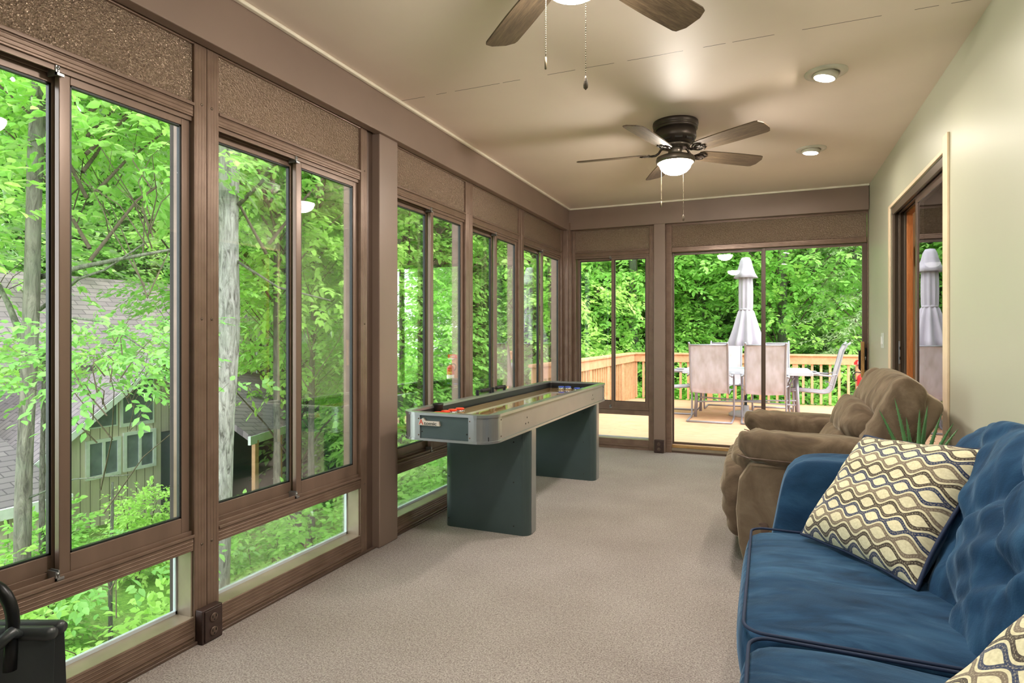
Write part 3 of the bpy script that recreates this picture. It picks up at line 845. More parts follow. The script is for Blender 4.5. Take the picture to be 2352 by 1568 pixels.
# ------------------------------------------------------------------ blue sofa
def hsh(x): return math.sin(x*127.1)*.5 + math.sin(x*311.7+1.3)*.5
SZ = .475
def sofa():
    t = thing('sofa', 'deep blue velvet tufted sofa along the right wall', 'sofa', (0, 0, 0))
    bl = MAT['velvet_blue']
    # base
    MB().soft((.40, .98, .145), 12, 12, loc=(.36, 1.42, .19)).build('base', bl, t)
    # far arm: slanted front, slightly flared
    def arm(name, y0, y1, flare):
        def fn(q, p):
            x, y, z = p
            k = (z+.31)/.62
            x = x + (1-q[0])*.5*(.11*k)        # front edge slants back as it rises
            y = y + flare*k*.03
            z = z + .006*math.sin(x*9+y*30)
            # soft pull creases under the top edge
            if q[2] > .3: y += .003*math.sin(x*70)*(q[2]-.3)
            return (x, y, z)
        MB().soft((.405, (y1-y0)/2, .325), 9, 22, loc=(.355, (y0+y1)/2, .385), fn=fn).build(name, bl, t)
    arm('armrest', 2.315, 2.455, 1)
    arm('armrest', .36, .50, -1)
    for x in (.02, .70):
        for y in (.46, 2.38): MB().lathe([(.022, .0), (.028, .06)], 16, loc=(x, y, 0)).build('foot', MAT['black_metal'], t)
    # seat cushions
    def seat(y0, y1, x0, x1):
        hx, hy, hz = (x1-x0)/2, (y1-y0)/2, .085
        def fn(q, p):
            x, y, z = p
            e = (1-abs(q[0])**2.5)*(1-abs(q[1])**2.5)
            if q[2] > 0: z += .020*e + .0025*math.sin(x*17+y*9+hsh(y0)) + .0018*math.sin(y*31-x*12)
            if q[0] < -.5: x -= .018*(1-q[2]**2)*(1-abs(q[1])**4)
            return (x, y, z)
        o = MB().soft((hx, hy, hz), 11, 26, loc=((x0+x1)/2, (y0+y1)/2, SZ-.098), fn=fn).build('seat_cushion', bl, t)
        for zt in (1, -1):
            pp = MB()
            pts = []
            for (x, y) in rr_path(-hx*.985, hx*.985, -hy*.985, hy*.985, .05, 6):
                q = (max(-1, min(1, x/hx)), y/hy, zt*.9)
                pts.append((x+(x0+x1)/2, y+(y0+y1)/2, SZ-.098+zt*(hz-.006) + (.004 if zt > 0 else 0)))
            # subdivide long straight spans so the welt follows the crown
            pp.tube(pts, .0042, 8, closed=True)
            pp.build('welt', MAT['navy_piping'], o)
    seat(1.487, 2.318, -.06, .62)
    seat(.655, 1.481, -.045, .62)
    # back: inclined, deeply tufted
    def back(y0, y1):
        hx, hy, hz = .14, (y1-y0)/2, .275
        rows = [(i, j) for i in range(-8, 9) for j in range(-4, 5) if (i+j) % 2 == 0]
        sy, sz = .15, .17
        def fn(q, p):
            x, y, z = p
            x = x*(1 - .30*max(0, q[2]))        # thinner and rounded towards the top
            if q[0] < .4:
                k = min(1, (.4-q[0])/.9)
                d = 1e9
                bx = 0
                for (i, j) in rows:
                    dy = y-i*sy; dz = (z+.02)-j*sz
                    rr = math.hypot(dy, dz)
                    bx += math.exp(-(rr/.045)**2)
                # folds along the diagonals joining buttons
                u = (y/sy + (z+.02)/sz); v = (y/sy - (z+.02)/sz)
                fu = abs((u/2) - round(u/2))*2; fv = abs((v/2) - round(v/2))*2
                fold = math.exp(-(fu/.16)**2) + math.exp(-(fv/.16)**2)
                x += k*(.026*min(1.2, bx) + .012*fold)
                x += k*(.006*math.sin(y*38+z*30+math.sin(z*14)*2) + .003*math.sin(y*70-z*44))
                edge = 1-max(abs(q[1])**6, 0)
                x -= .03*k*edge
            z += .018*math.sin(y*7+1)*max(0, q[2]) - .05*max(0, q[2])*abs(q[1])**3
            return (x, y, z)
        MB().soft((hx, hy, hz), 6, 64, M=R(0, 17, 0), loc=(.600, (y0+y1)/2, .605), fn=fn).build('backrest', bl, t)
    back(1.475, 2.32)
    back(.64, 1.47)
    MB().soft((.035, .92, .33), 8, 12, M=R(0, 5, 0), loc=(.735, 1.41, .46)).build('back_frame', bl, t)
sofa()

# ------------------------------------------------------------------ patterned pillows
def pillow(name, c4, thick, label):
    """c4: bottom-left, bottom-right, top-right, top-left corners in world space (front side faces the camera)"""
    BL, BR, TR, TL = [Vector(c) for c in c4]
    ctr = (BL+BR+TR+TL)/4
    nrm = ((BR-BL).cross(TL-BL)).normalized()
    t = thing(name, label, 'pillow', tuple(ctr), 0, 'patterned throw pillows on the sofa')
    n = 40
    def pt(u, v, side):
        # edges bow inward between the corners
        bu = 1 - .055*(1-(2*v-1)**2); bv = 1 - .055*(1-(2*u-1)**2)
        uu = .5+(u-.5)*bu; vv = .5+(v-.5)*bv
        P = BL*(1-uu)*(1-vv)+BR*uu*(1-vv)+TR*uu*vv+TL*(1-uu)*vv
        e = max(0, (1-(2*u-1)**4))*max(0, (1-(2*v-1)**4))
        h = thick*(e**.62)
        h += .004*math.sin(u*19+v*7)*(1-e) + .003*math.sin(v*23-u*5)*e
        return P + nrm*h*side - ctr
    for side, nm, mat in ((1, 'patterned_front', 'pillow_weave'), (-1, 'navy_back', 'velvet_blue')):
        vs = [pt(i/n, j/n, side) for j in range(n+1) for i in range(n+1)]
        fs = []
        for j in range(n):
            for i in range(n):
                a = j*(n+1)+i; f = (a, a+1, a+n+2, a+n+1); fs.append(f if side > 0 else f[::-1])
        m = MB().add(vs, fs, True); o = m.build(nm, MAT[mat], t)
        uvl = o.data.uv_layers.new(name='UVMap')
        for lp in o.data.loops:
            k = lp.vertex_index; uvl.data[lp.index].uv = ((k % (n+1))/n, (k//(n+1))/n)
    rim = [(i/n, 0) for i in range(n)] + [(1, j/n) for j in range(n)] + [(1-i/n, 1) for i in range(n)] + [(0, 1-j/n) for j in range(n)]
    MB().tube([pt(u, v, 1) for u, v in rim], .0055, 8, closed=True).build('piping', MAT['navy_piping'], t)
pillow('throw_pillow', ((.100, 2.20, .488), (.352, 1.84, .487), (.552, 1.99, .835), (.300, 2.335, .800)), .075, 'cream and navy wave-patterned throw pillow leaning in the far sofa corner')
pillow('throw_pillow', ((.17, 1.19, .44), (.345, .72, .46), (.585, .79, .84), (.445, 1.20, .765)), .075, 'wave-patterned throw pillow cut off at the bottom right corner of the photo')

# ------------------------------------------------------------------ recliner
def recliner():
    t = thing('recliner', 'brown suede rocker recliner with padded arms beside the glass door', 'armchair', (.220, 3.52, 0)); t.scale = (.87, 1, 1)
    br = MAT['suede_brown']; sd = MAT['suede_side']
    def wr(amp, fx, fy, fz):
        def fn(q, p):
            x, y, z = p
            w = math.sin(x*fx+y*fy+z*fz+math.sin(x*fx*.37+z*11)*1.3)
            return (x+amp*w*.3, y+amp*w*.4, z+amp*w)
        return fn
    # side panels (world offsets from origin .25,3.52)
    for s in (-1, 1):
        P = [(-.37, .06), (-.40, .16), (-.415, .32), (-.40, .46), (-.34, .545), (-.1, .56), (.30, .56), (.36, .40), (.40, .10), (.38, .06), (.1, .04), (-.2, .04)]
        yy = s*.44
        MB().prism(P, yy-.055, yy+.055, 'y', smooth=True).build('side_panel', sd, t, bevel=.02, seg=3)
    MB().soft((.36, .40, .14), 8, 10, loc=(.0, 0, .20)).build('base', br, t)
    # footrest folded at front
    def ff(q, p):
        x, y, z = p
        if q[0] < 0: x -= .03*(1-q[2]**2)
        x += .008*math.sin(z*60)*max(0, -q[0])
        return (x, y, z)
    MB().soft((.075, .375, .20), 5, 16, M=R(0, -8, 0), loc=(-.40, 0, .32), fn=ff).build('footrest', br, t)
    # seat
    def fs(q, p):
        x, y, z = p
        if q[2] > 0: z += .03*(1-q[1]**2)*(1-abs(q[0])**3) - .012*math.exp(-(((x+.12)/.02)**2))
        return (x, y, z)
    MB().soft((.33, .36, .095), 5, 20, M=R(0, 3, 0), loc=(-.13, 0, .475), fn=fs).build('seat', br, t)
    # padded arms
    for s in (-1, 1):
        def fa(q, p, s=s):
            x, y, z = p
            k = (q[0]+1)/2
            z *= 1 - .12*k
            z += .010*math.sin(x*8)
            z += .004*math.sin(x*60+y*20)*max(0, -q[0]-.2)*2
            y += .004*math.sin(x*45+z*30)*(abs(q[2]))
            return (x, y, z)
        o = MB().soft((.40, .108, .085), 3.2, 24, M=R(0, 4, 0), loc=(-.01, s*.415, .605), fn=fa).build('armrest', br, t)
        w = MB()
        w.tube([(-.405, s*.415-.10, .585), (-.35, s*.415-.112, .575), (0, s*.415-.114, .565), (.3, s*.415-.108, .56)], .003, 6)
        w.build('seam', MAT['bronze_dark'], o)
    # reclined back: frame shell, wings, three stacked cushions
    A = R(0, 31, 0)
    def on(x, y, z):      # point in the tilted back frame -> thing space ; pivot at seat rear
        v = A @ Vector((x, y, z)); return (v.x+.10, v.y, v.z+.46)
    MB().soft((.075, .43, .30), 9, 14, M=A, loc=on(.135, 0, .27)).build('back_shell', sd, t)
    for s in (-1, 1):
        def fw(q, p, s=s):
            x, y, z = p
            y += .005*math.sin(z*70+x*22)*(.5+.5*q[0])
            x += .006*math.sin(z*85+math.sin(z*31))*max(0, .9-abs(q[2]))
            x -= .03*max(0, q[2])**2
            return (x, y, z)
        MB().soft((.100, .085, .325), 3.6, 26, M=A, loc=on(.062, s*.385, .255), fn=fw).build('wing', br, t)
    def fc(n, amp):
        def fn(q, p):
            x, y, z = p
            g = max(0, -q[0])
            x += amp*g*math.sin(y*44+z*10+n)*abs(q[2])**1.5
            z += .006*math.sin(y*30+n)*g
            return (x, y, z)
        return fn
    MB().soft((.115, .315, .115), 2.8, 26, M=A, loc=on(-.02, 0, .10), fn=fc(0, .010)).build('lumbar_cushion', br, t)
    MB().soft((.125, .325, .105), 2.8, 26, M=A, loc=on(-.015, 0, .275), fn=fc(2, .012)).build('middle_cushion', br, t)
    def fh(q, p):
        x, y, z = p
        x += .010*max(0, -q[0])*math.sin(y*48)*max(0, -q[2])
        z += .012*(1-q[1]**2)*max(0, q[2])
        r = abs(q[1])
        x += .012*math.sin(z*70+x*20)*max(0, r-.6)
        return (x, y, z)
    MB().soft((.140, .41, .135), 2.7, 30, M=A, loc=on(.068, 0, .455), fn=fh).build('headrest', br, t)
    l = MB(); l.lathe([(.0, 0), (.036, 0), (.036, .006), (.030, .008)], 24, M=R(90, 0, 0), loc=(-.08, -.496, .44))
    o = l.build('recline_lever', MAT['black_metal'], t)
    for k in range(5):
        s_ = MB(); s_.soft((.012+.008*(k % 3), .0012, .006+.022*(k % 2)), 2.5, 6, loc=(-.29+.018*k-.02*(k//3), -.4965, .27-.02*k))
        s_.build('stain', MAT['bronze_dark'], t)
recliner()

# ------------------------------------------------------------------ aloe on a side table
st = thing('side_table', 'small dark wooden side table between sofa and recliner, mostly hidden', 'side table', (.58, 2.735, 0))
MB().box((-.2, -.2, .47), (.2, .2, .50)).build('table_top', MAT['side_table_wood'], st, bevel=.004)
for x in (-.17, .17):
    for y in (-.17, .17): MB().box((x-.018, y-.018, 0), (x+.018, y+.018, .47)).build('leg', MAT['side_table_wood'], st)
pl = thing('potted_aloe', 'spiky green aloe plant rising between sofa pillow and recliner', 'plant', (.520, 2.72, .50))
MB().lathe([(.0, 0), (.06, 0), (.078, .10), (.08, .125), (.072, .125), (.068, .10), (.0, .10)], 36).build('pot', MAT['pot_gray'], pl)
MB().lathe([(.0, .095), (.069, .095), (.05, .108), (.0, .108)], 24).build('soil', MAT['soil'], pl)
for i, (ax, az, L) in enumerate(((-.10, .0, .25), (-.055, .03, .295), (.005, -.01, .26), (.030, .02, .272), (.062, .0, .245), (.088, -.02, .215), (-.02, .06, .22), (.11, .03, .19))):
    m = MB(); n = 14; pts = []
    base = Vector((ax*.28, az*.28, .10)); tip = Vector((ax*1.0, az+.0, .10+L))
    vs = []; fs = []
    for k in range(n+1):
        f = k/n
        c = base.lerp(tip, f) + Vector((ax*.25*f*f, 0, 0))
        w = .0115*(1-f)**.65+.0004
        for a in (0, 60, 120, 180, 240, 300):
            rr = math.radians(a+20*i)
            vs.append(c + Vector((math.cos(rr)*w, math.sin(rr)*w*.6, 0)))
    for k in range(n):
        for a in range(6): fs.append((k*6+a, k*6+(a+1)%6, (k+1)*6+(a+1)%6, (k+1)*6+a))
    m.add(vs, fs, True)
    for k in range(1, n-1):
        f = k/n; c = base.lerp(tip, f) + Vector((ax*.25*f*f, 0, 0)); w = .0115*(1-f)**.65
        for sg in (-1, 1): m.lathe([(.0016, 0), (.0001, .004)], 4, M=R(0, sg*70, 0), loc=(c.x+sg*w, c.y, c.z))
    m.build('leaf', MAT['aloe_skin'], pl)

# ------------------------------------------------------------------ leather log carrier, bottom left
lc = thing('log_carrier', 'black leather firewood carrier with a tubular metal handle in the lower left corner', 'log carrier', (-1.585, .668, -.02), 23)
# local x runs along the carrier, right end at x = .28 ; y across
sl = MB(); prof = [(-.013, .555), (-.022, .38), (-.03, .18), (-.03, .06), (-.02, .03), (.02, .03), (.03, .06), (.03, .18), (.022, .38), (.013, .555)]
n = len(prof); vs = []; fs = []
for x in (-.30, .28):
    for (y, z) in prof: vs.append((x, y, z))
    for (y, z) in prof: vs.append((x, y*.955, z+.006 if z < .1 else z))
for i in range(n-1):
    fs += [(i, i+1, 2*n+i+1, 2*n+i), (n+i+1, n+i, 3*n+i, 3*n+i+1), (i+1, i, n+i, n+i+1), (2*n+i, 2*n+i+1, 3*n+i+1, 3*n+i)]
sl.add(vs, fs, True)
sl.build('leather_sling', MAT['black_leather'], lc)
for s in (-1, 1):
    MB().tube([(-.31, s*.013, .56), (.27, s*.013, .56), (.28, s*.013, .56)], [.0145, .0145, .010], 14).build('rolled_edge', MAT['black_leather'], lc)
h = MB(); pts = []
for k in range(13):
    a = PI*k/12; pts.append((.160+.050*math.cos(a), -.050+.02, .590+.075*math.sin(a)))
h.tube([(.212, -.040, .50), (.211, -.036, .55)] + pts + [(.109, -.036, .55), (.108, -.040, .50)], .0115, 14)
h.build('handle', MAT['black_metal'], lc)
b = MB(); b.tube([(.13, -.064, .47), (.17, -.066, .525), (.212, -.066, .566), (.225, -.050, .580), (.22, -.028, .565)], [.006, .010, .012, .011, .008], 10)
b.build('strap', MAT['black_leather'], lc)
for x in (-.25, .20): MB().tube([(x, -.12, .012), (x, -.08, .022), (x, .08, .022), (x, .12, .012)], .010, 8).build('floor_rail', MAT['black_metal'], lc)
# ------------------------------------------------------------------ outside: posts, deck, railings
ZD = -.05
for i, y in enumerate((.62, 1.675, 2.745, 4.02, 5.08, 6.26)):
    struct(MB().box((-2.175, y, -2.7), (-2.115, y+.09, 2.44)).build('trim_%d' % (12+i), MAT['post_wood'], bevel=.006), 'weathered dark wooden porch post outside the windows')
struct(MB().box((-2.30, -1.5, 2.34), (-2.14, 6.5, 2.44)).build('trim_20', MAT['post_wood']))
struct(MB().box((-2.50, YB+.12, ZD-.04), (1.9, 11.55, ZD)).box((-2.5, YB+.12, ZD-.28), (1.9, 11.5, ZD-.045)).build('deck', MAT['deck_boards']), 'sun-bleached wooden deck behind the glass door')
def railing(name, x0, y0, x1, y1, posts, label, pw=.045):
    L = math.hypot(x1-x0, y1-y0); a = math.degrees(math.atan2(y1-y0, x1-x0))
    t = thing(name, label, 'railing', (x0, y0, ZD), a)
    wd = MAT['rail_wood']
    MB().box((-.05, -.07, .832), (L+.05, .07, .87)).build('top_rail', wd, t, bevel=.008)
    MB().box((0, -.045, .70), (L, -.025, .832)).build('rail_board', wd, t, bevel=.004)
    n = int(L/.135)
    for p in posts:
        MB().box((p*L-pw, -.03, 0), (p*L+pw, .05, .832)).build('post', wd, t, bevel=.005)
    for i in range(n):
        x = .07+i*.135
        if min(abs(x-p*L) for p in posts) < .06: continue
        MB().box((x-.019, -.018, .03 if i % 2 else .03), (x+.019, .018, .83)).build('baluster', wd, t)
    return t
railing('deck_railing', -2.36, 11.42, 1.85, 11.42, (0, .33, .66, 1.0), 'tan wooden railing across the far edge of the deck')
railing('deck_railing', -2.36, 6.25, -2.36, 11.40, (.01, .22, .42, .62, .82), 'tan wooden railing along the left edge of the deck', .06)

# ------------------------------------------------------------------ patio chairs
def patio_chair():
    t = thing('patio_chair', '', 'chair')
    m = MB(); r = .0135
    for s in (-1, 1):
        x = s*.29
        pts = [(x, -.24, .63), (x, -.05, .645), (x, .10, .645), (x, .19, .625), (x, .25, .57), (x, .285, .48), (x, .29, .36), (x, .29, .14), (x, .275, .06), (x, .235, .02), (x, .16, .014), (x, -.30, .014), (x*.97, -.335, .014)]
        m.tube(pts, r, 10)
    m.tube([(-.285, -.335, .014), (.285, -.335, .014)], r, 10)
    m.build('sled_frame', MAT['patio_metal'], t)
    m = MB()
    for s in (-1, 1):
        x = s*.245
        m.tube([(x, -.47, 1.09), (x, -.43, 1.06), (x, -.385, .98), (x, -.33, .76), (x, -.28, .56), (x, -.255, .46), (x, -.21, .405), (x, -.14, .39), (x, .1, .41), (x, .22, .42), (x, .27, .40)], r, 10)
        m.tube([(s*.245, -.31, .66), (s*.29, -.235, .632)], .009, 8)
        m.tube([(s*.245, .17, .415), (s*.29, .285, .42)], .009, 8)
        m.tube([(s*.245, -.265, .50), (s*.29, -.20, .52)], .007, 8)
    m.tube([(-.245, -.43, 1.06), (.245, -.43, 1.06)], .011, 8); m.tube([(-.245, .26, .404), (.245, .26, .404)], .010, 8)
    m.build('back_frame', MAT['patio_metal'], t)
    a = MB()
    for s in (-1, 1): a.soft((.022, .11, .009), 4, 6, loc=(s*.29, .02, .662))
    a.build('arm_pad', MAT['patio_white'], t)
    c = MB(); prof = [(-.43, 1.055), (-.385, .98), (-.345, .82), (-.325, .76), (-.275, .56), (-.25, .465), (-.205, .41), (-.14, .396), (.1, .413), (.26, .41)]
    vs = []; fs = []; nx = 8; th = .004
    for layer in (0, 1):
        for i, (y, z) in enumerate(prof):
            for k in range(nx+1):
                u = -1+2*k/nx; sag = .012*(1-u*u)
                yy = y-(sag if z > .45 else 0)+layer*th*(1 if z > .45 else 0); zz = z-(sag if z <= .45 else 0)+layer*th*(0 if z > .45 else 1)
                vs.append((u*.243, yy, zz))
    S = len(prof)*(nx+1)
    for i in range(len(prof)-1):
        for k in range(nx):
            a_ = i*(nx+1)+k
            fs.append((a_, a_+1, a_+nx+2, a_+nx+1)); fs.append((S+a_+nx+1, S+a_+nx+2, S+a_+1, S+a_))
    c.add(vs, fs, True); c.build('sling', MAT['sling_cloth'], t)
    return t
pc = patio_chair()
G = 'white sling chairs round the patio table'
for i, (x, y, rz, lab) in enumerate((
    (-.745, 8.95, 0, 'white sling patio chair with stained back, left of the two facing away from the room'),
    (-.05, 8.98, 2, 'white sling patio chair facing away from the room, right of the closed umbrella'),
    (.56, 9.62, 90, 'white patio chair seen in profile at the right end of the table'),
    (-1.27, 9.68, -90, 'white patio chair at the left end of the table, cut off by the door post'),
    (-.66, 10.45, 180, 'white patio chair beyond the table on the left, facing the room'),
    (.06, 10.45, 180, 'white patio chair beyond the table on the right, facing the room'))):
    o = pc if i == 0 else copy_tree(pc)
    o.location = (x, y, ZD); o.rotation_euler = (0, 0, math.radians(rz)); tag(o, lab, 'chair', G)

tb = thing('patio_table', 'white rectangular patio table under the closed umbrella', 'table', (-.30, 9.60, ZD))
MB().box((-.84, -.46, .675), (-.03, .46, .70)).box((.03, -.46, .675), (.84, .46, .70)).box((-.03, -.46, .675), (.03, -.03, .70)).box((-.03, .03, .675), (.03, .46, .70)).build('table_top', MAT['patio_white'], tb, bevel=.008)
MB().box((-.84, -.47, .635), (.84, -.45, .685)).box((-.84, .45, .635), (.84, .47, .685)).box((-.86, -.47, .635), (-.83, .47, .685)).box((.83, -.47, .635), (.86, .47, .685)).build('apron', MAT['patio_white'], tb, bevel=.004)
for x in (-.66, .66):
    for y in (-.34, .34): MB().tube([(x, y, .64), (x*1.04, y*1.08, 0)], .022, 10).build('leg', MAT['patio_metal'], tb)
MB().tube([(-.68, -.34, .22), (0, -.05, .22), (.68, -.34, .22)], .012, 8).tube([(-.68, .34, .22), (0, .05, .22), (.68, .34, .22)], .012, 8).build('stretcher', MAT['patio_white'], tb)

um = thing('patio_umbrella', 'closed pale grey patio umbrella standing in the middle of the patio table', 'umbrella', (-.31, 9.60, ZD))
MB().lathe([(.0, 0), (.235, 0), (.24, .03), (.20, .06), (.08, .08), (.045, .09), (.045, .16), (.0, .16)], 40).build('base', MAT['cast_white'], um)
MB().tube([(0, 0, .1), (0, 0, 2.25)], .021, 14).build('pole', MAT['umbrella_pole'], um)
def pleat(a, f): return 1 + (.07+.20*(f**1.5))*math.sin(a*9+2*f) + .06*math.sin(a*4+1)*f
prof = [(.030, 2.27), (.088, 2.05), (.092, 2.0), (.094, 1.9), (.094, 1.75), (.090, 1.60), (.084, 1.565), (.10, 1.54), (.13, 1.42), (.165, 1.27), (.20, 1.14), (.232, 1.04), (.225, 1.035), (.19, 1.05), (.0, 1.20)]
MB().lathe(prof, 90, mod=lambda a, f: pleat(a, f)).build('canopy', MAT['umbrella_cloth'], um)
MB().lathe([(.0, 2.345), (.055, 2.335), (.078, 2.29), (.098, 2.20), (.125, 2.11), (.165, 2.035), (.155, 2.035), (.10, 2.10), (.0, 2.20)], 64, mod=lambda a, f: 1+.10*f*math.sin(a*6)).build('vent_cap', MAT['umbrella_cloth'], um)
MB().lathe([(.088, 1.555), (.096, 1.565), (.096, 1.58), (.088, 1.59)], 40).build('tie_band', MAT['umbrella_cloth'], um)

fp = tag(MB().box((-.045, -.045, 0), (.045, .045, .85)).build('wooden_post', MAT['rail_wood'], None, bevel=.005), 'short wooden post on the deck carrying the fire extinguisher', 'post'); fp.location = (1.148, 9.5, ZD)
fe = thing('fire_extinguisher', 'red fire extinguisher with white label hanging on the deck post', 'fire extinguisher', (1.165, 9.37, ZD+.30))
MB().lathe([(.0, 0), (.058, .0), (.064, .01), (.064, .30), (.058, .335), (.035, .36), (.022, .37), (.0, .37)], 32).build('cylinder', MAT['fire_red'], fe)
MB().lathe([(.0646, .05), (.0652, .052), (.0652, .20), (.0646, .202)], 32).build('paper_label', MAT['fire_white'], fe)
MB().lathe([(.0, .365), (.022, .365), (.022, .40), (.014, .41), (.0, .41)], 16).build('valve', MAT['clip_metal'], fe)
MB().tube([(-.02, 0, .40), (.03, 0, .43), (.08, 0, .445)], .007, 8).tube([(-.02, 0, .39), (.03, 0, .395), (.075, 0, .40)], .006, 8).build('handle', MAT['black_metal'], fe)
MB().tube([(-.015, 0, .385), (-.07, 0, .395), (-.105, 0, .36), (-.105, 0, .31), (-.085, -.01, .28), (-.066, 0, .28)], .009, 10).build('hose', MAT['hose_black'], fe)
sg = thing('fire_sign', 'small red and white FIRE sign fixed to the deck post above the extinguisher', 'sign', (1.165, 9.44, ZD+.80))
MB().prism([(-.09, .02), (-.06, .055), (.09, .055), (.09, -.035), (-.02, -.035), (-.05, -.01), (-.09, -.01)], -.004, 0, 'y').build('sign_plate', MAT['fire_red'], sg)
MB().prism([(-.088, -.012), (.09, -.012), (.09, -.035), (-.02, -.035), (-.05, -.01)], -.006, -.004, 'y').build('sign_stripe', MAT['fire_white'], sg)
q = text('FIRE', .058, 0, 0, MAT['fire_white'], sg, .001); q.location = (-.050, -.0055, -.004)

# ------------------------------------------------------------------ ground
def ground_z(x, y):
    d = math.hypot(x+2, y-3)
    return -2.55 - .045*max(0, -x-3) + .12*math.sin(x*.5+y*.3)*1.0 + .08*math.sin(x*1.3-y*.9) + (.02*max(0, y-14))
vs = []; fs = []; nx, ny = 90, 90
for j in range(ny+1):
    for i in range(nx+1):
        x = -48+84*i/nx; y = -14+74*j/ny
        vs.append((x, y, ground_z(x, y)))
for j in range(ny):
    for i in range(nx):
        a = j*(nx+1)+i; fs.append((a, a+1, a+nx+2, a+nx+1))
struct(MB().add(vs, fs, True).build('ground', MAT['forest_floor']), 'leaf-littered forest ground below the sunroom')

# ------------------------------------------------------------------ neighbouring house
def slab(mb, pts, n, th):
    n = Vector(n).normalized()*th; k = len(pts)
    P = [Vector(p) for p in pts]; Q = [p-n for p in P]
    mb.add([*P, *Q], [tuple(range(k)), tuple(range(k, 2*k))[::-1]] + [(i, k+i, k+(i+1) % k, (i+1) % k) for i in range(k)])
def house():
    h = thing('neighbour_house', 'pale sided neighbour house with shingle roofs downhill behind the trees', 'house', (0, 0, 0))
    X = -13.0
    # gable wing facing the sunroom (wall in the plane x = X)
    MB().prism([(7.0, -3.4), (12.2, -3.4), (12.2, 1.1), (10.4, 1.1), (7.0, -1.36)], X-5, X, 'x').build('gable_wall', MAT['siding'], h)
    m = MB(); slab(m, [(X+.25, 6.75, -1.46), (X+.25, 10.5, 1.26), (X-6, 10.5, 1.26), (X-6, 6.75, -1.46)], (0, -.59, .81), .10)
    m.build('gable_roof', MAT['shingles'], h)
    m = MB(); slab(m, [(X+.27, 6.75, -1.48), (X+.27, 10.5, 1.24), (X+.22, 10.5, 1.24), (X+.22, 6.75, -1.48)], (0, -.59, .81), .13)
    m.build('rake_board', MAT['siding_trim'], h)
    # big upper roof behind, sloping towards us
    m = MB(); slab(m, [(X-1.4, 7.2, .45), (X-1.4, 17, .45), (X-4.4, 17, 2.75), (X-4.4, 5.6, 2.75), (X-1.4, 5.6, .45)], (.6, 0, .8), .15)
    m.build('upper_roof', MAT['shingles'], h)
    # left wing with a lower roof and wall
    MB().box((X-5, 1.5, -3.4), (X+1.0, 7.0, -1.72)).build('left_wall', MAT['siding'], h)
    m = MB(); slab(m, [(X+1.4, 1.2, -1.75), (X+1.4, 7.0, -1.75), (X-3.5, 7.0, .3), (X-3.5, 1.2, .3)], (.4, 0, .9), .12)
    m.build('left_roof', MAT['shingles'], h)
    MB().box((X+1.38, 1.2, -1.9), (X+1.44, 7.0, -1.72)).build('left_fascia', MAT['siding_trim'], h)
    def win(y0, y1, z0, z1, x=X, poly=None):
        f = MB(); b = .07
        f.box((x, y0-b, z0-b), (x+.05, y1+b, z0)).box((x, y0-b, z1), (x+.05, y1+b, z1+b)).box((x, y0-b, z0), (x+.05, y0, z1)).box((x, y1, z0), (x+.05, y1+b, z1))
        f.box((x, (y0+y1)/2-.03, z0), (x+.045, (y0+y1)/2+.03, z1))
        o = f.build('window', MAT['siding_trim'], h)
        MB().box((x-.01, y0, z0), (x+.02, y1, z1)).build('pane', MAT['house_glass'], o)
        return o
    def winp(x, poly):
        cx = sum(p[0] for p in poly)/len(poly); cz = sum(p[1] for p in poly)/len(poly)
        big = [(cx+(p[0]-cx)*1.14+.0, cz+(p[1]-cz)*1.2) for p in poly]
        o = MB().prism(big, x, x+.04, 'x').build('window', MAT['siding_trim'], h)
        MB().prism(poly, x+.03, x+.05, 'x').build('pane', MAT['house_glass'], o)
    win(8.17, 8.76, -1.80, -1.12); win(8.96, 9.58, -1.78, -1.06)
    winp(X, [(8.14, -.78), (8.72, -.78), (8.72, -.28), (8.14, -.66)])
    winp(X, [(8.88, -.78), (9.56, -.78), (9.56, .22), (8.88, -.18)])
    win(3.3, 4.0, -3.1, -2.25, X+1.0); win(5.1, 5.5, -3.1, -2.2, X+1.0)
    # tall right block with a narrow window
    MB().box((X-4, 12.2, -3.4), (X-.2, 15.5, 1.6)).build('right_wall', MAT['siding'], h)
    win(12.9, 13.4, -.3, 1.0, X-.2)
    # porch wing: shingled roof, posts, railing
    m = MB(); slab(m, [(-10.0, 9.6, -.98), (-11.7, 15.1, -.98), (-14.6, 15.1, .45), (-13.0, 9.6, .45)], (.45, .1, .9), .12)
    m.build('porch_roof', MAT['shingles'], h)
    m = MB(); slab(m, [(-9.97, 9.55, -.98), (-11.67, 15.1, -.98), (-11.67, 15.1, -1.16), (-9.97, 9.55, -1.16)], (1, .3, 0), .06)
    m.build('porch_fascia', MAT['siding_trim'], h)
    MB().box((-13.0, 9.8, -3.4), (-12.2, 14.6, -1.1)).build('porch_back', MAT['porch_dark'], h)
    for k in range(6):
        f = k/5; x = -10.1-1.62*f; y = 9.8+5.1*f
        MB().box((x-.05, y-.05, -3.4), (x+.05, y+.05, -1.1)).build('porch_post', MAT['siding_trim'] if k > 1 else MAT['porch_wood'], h)
    for k in range(44):
        f = k/43; x = -10.1-1.62*f; y = 9.8+5.1*f; MB().box((x-.02, y-.02, -3.4), (x+.02, y+.02, -2.6)).build('baluster', MAT['porch_wood'], h)
    m = MB(); m.tube([(-10.1, 9.8, -2.58), (-11.72, 14.9, -2.58)], .05, 6); m.build('porch_rail', MAT['porch_wood'], h)
    MB().box((-12.0, 6.9, -3.4), (-11.2, 9.6, -3.0)).build('low_deck', MAT['porch_wood'], h)
    for k in range(18): MB().box((-11.2, 6.9+k*.155, -3.3), (-11.16, 6.94+k*.155, -2.75)).build('baluster', MAT['porch_wood'], h)
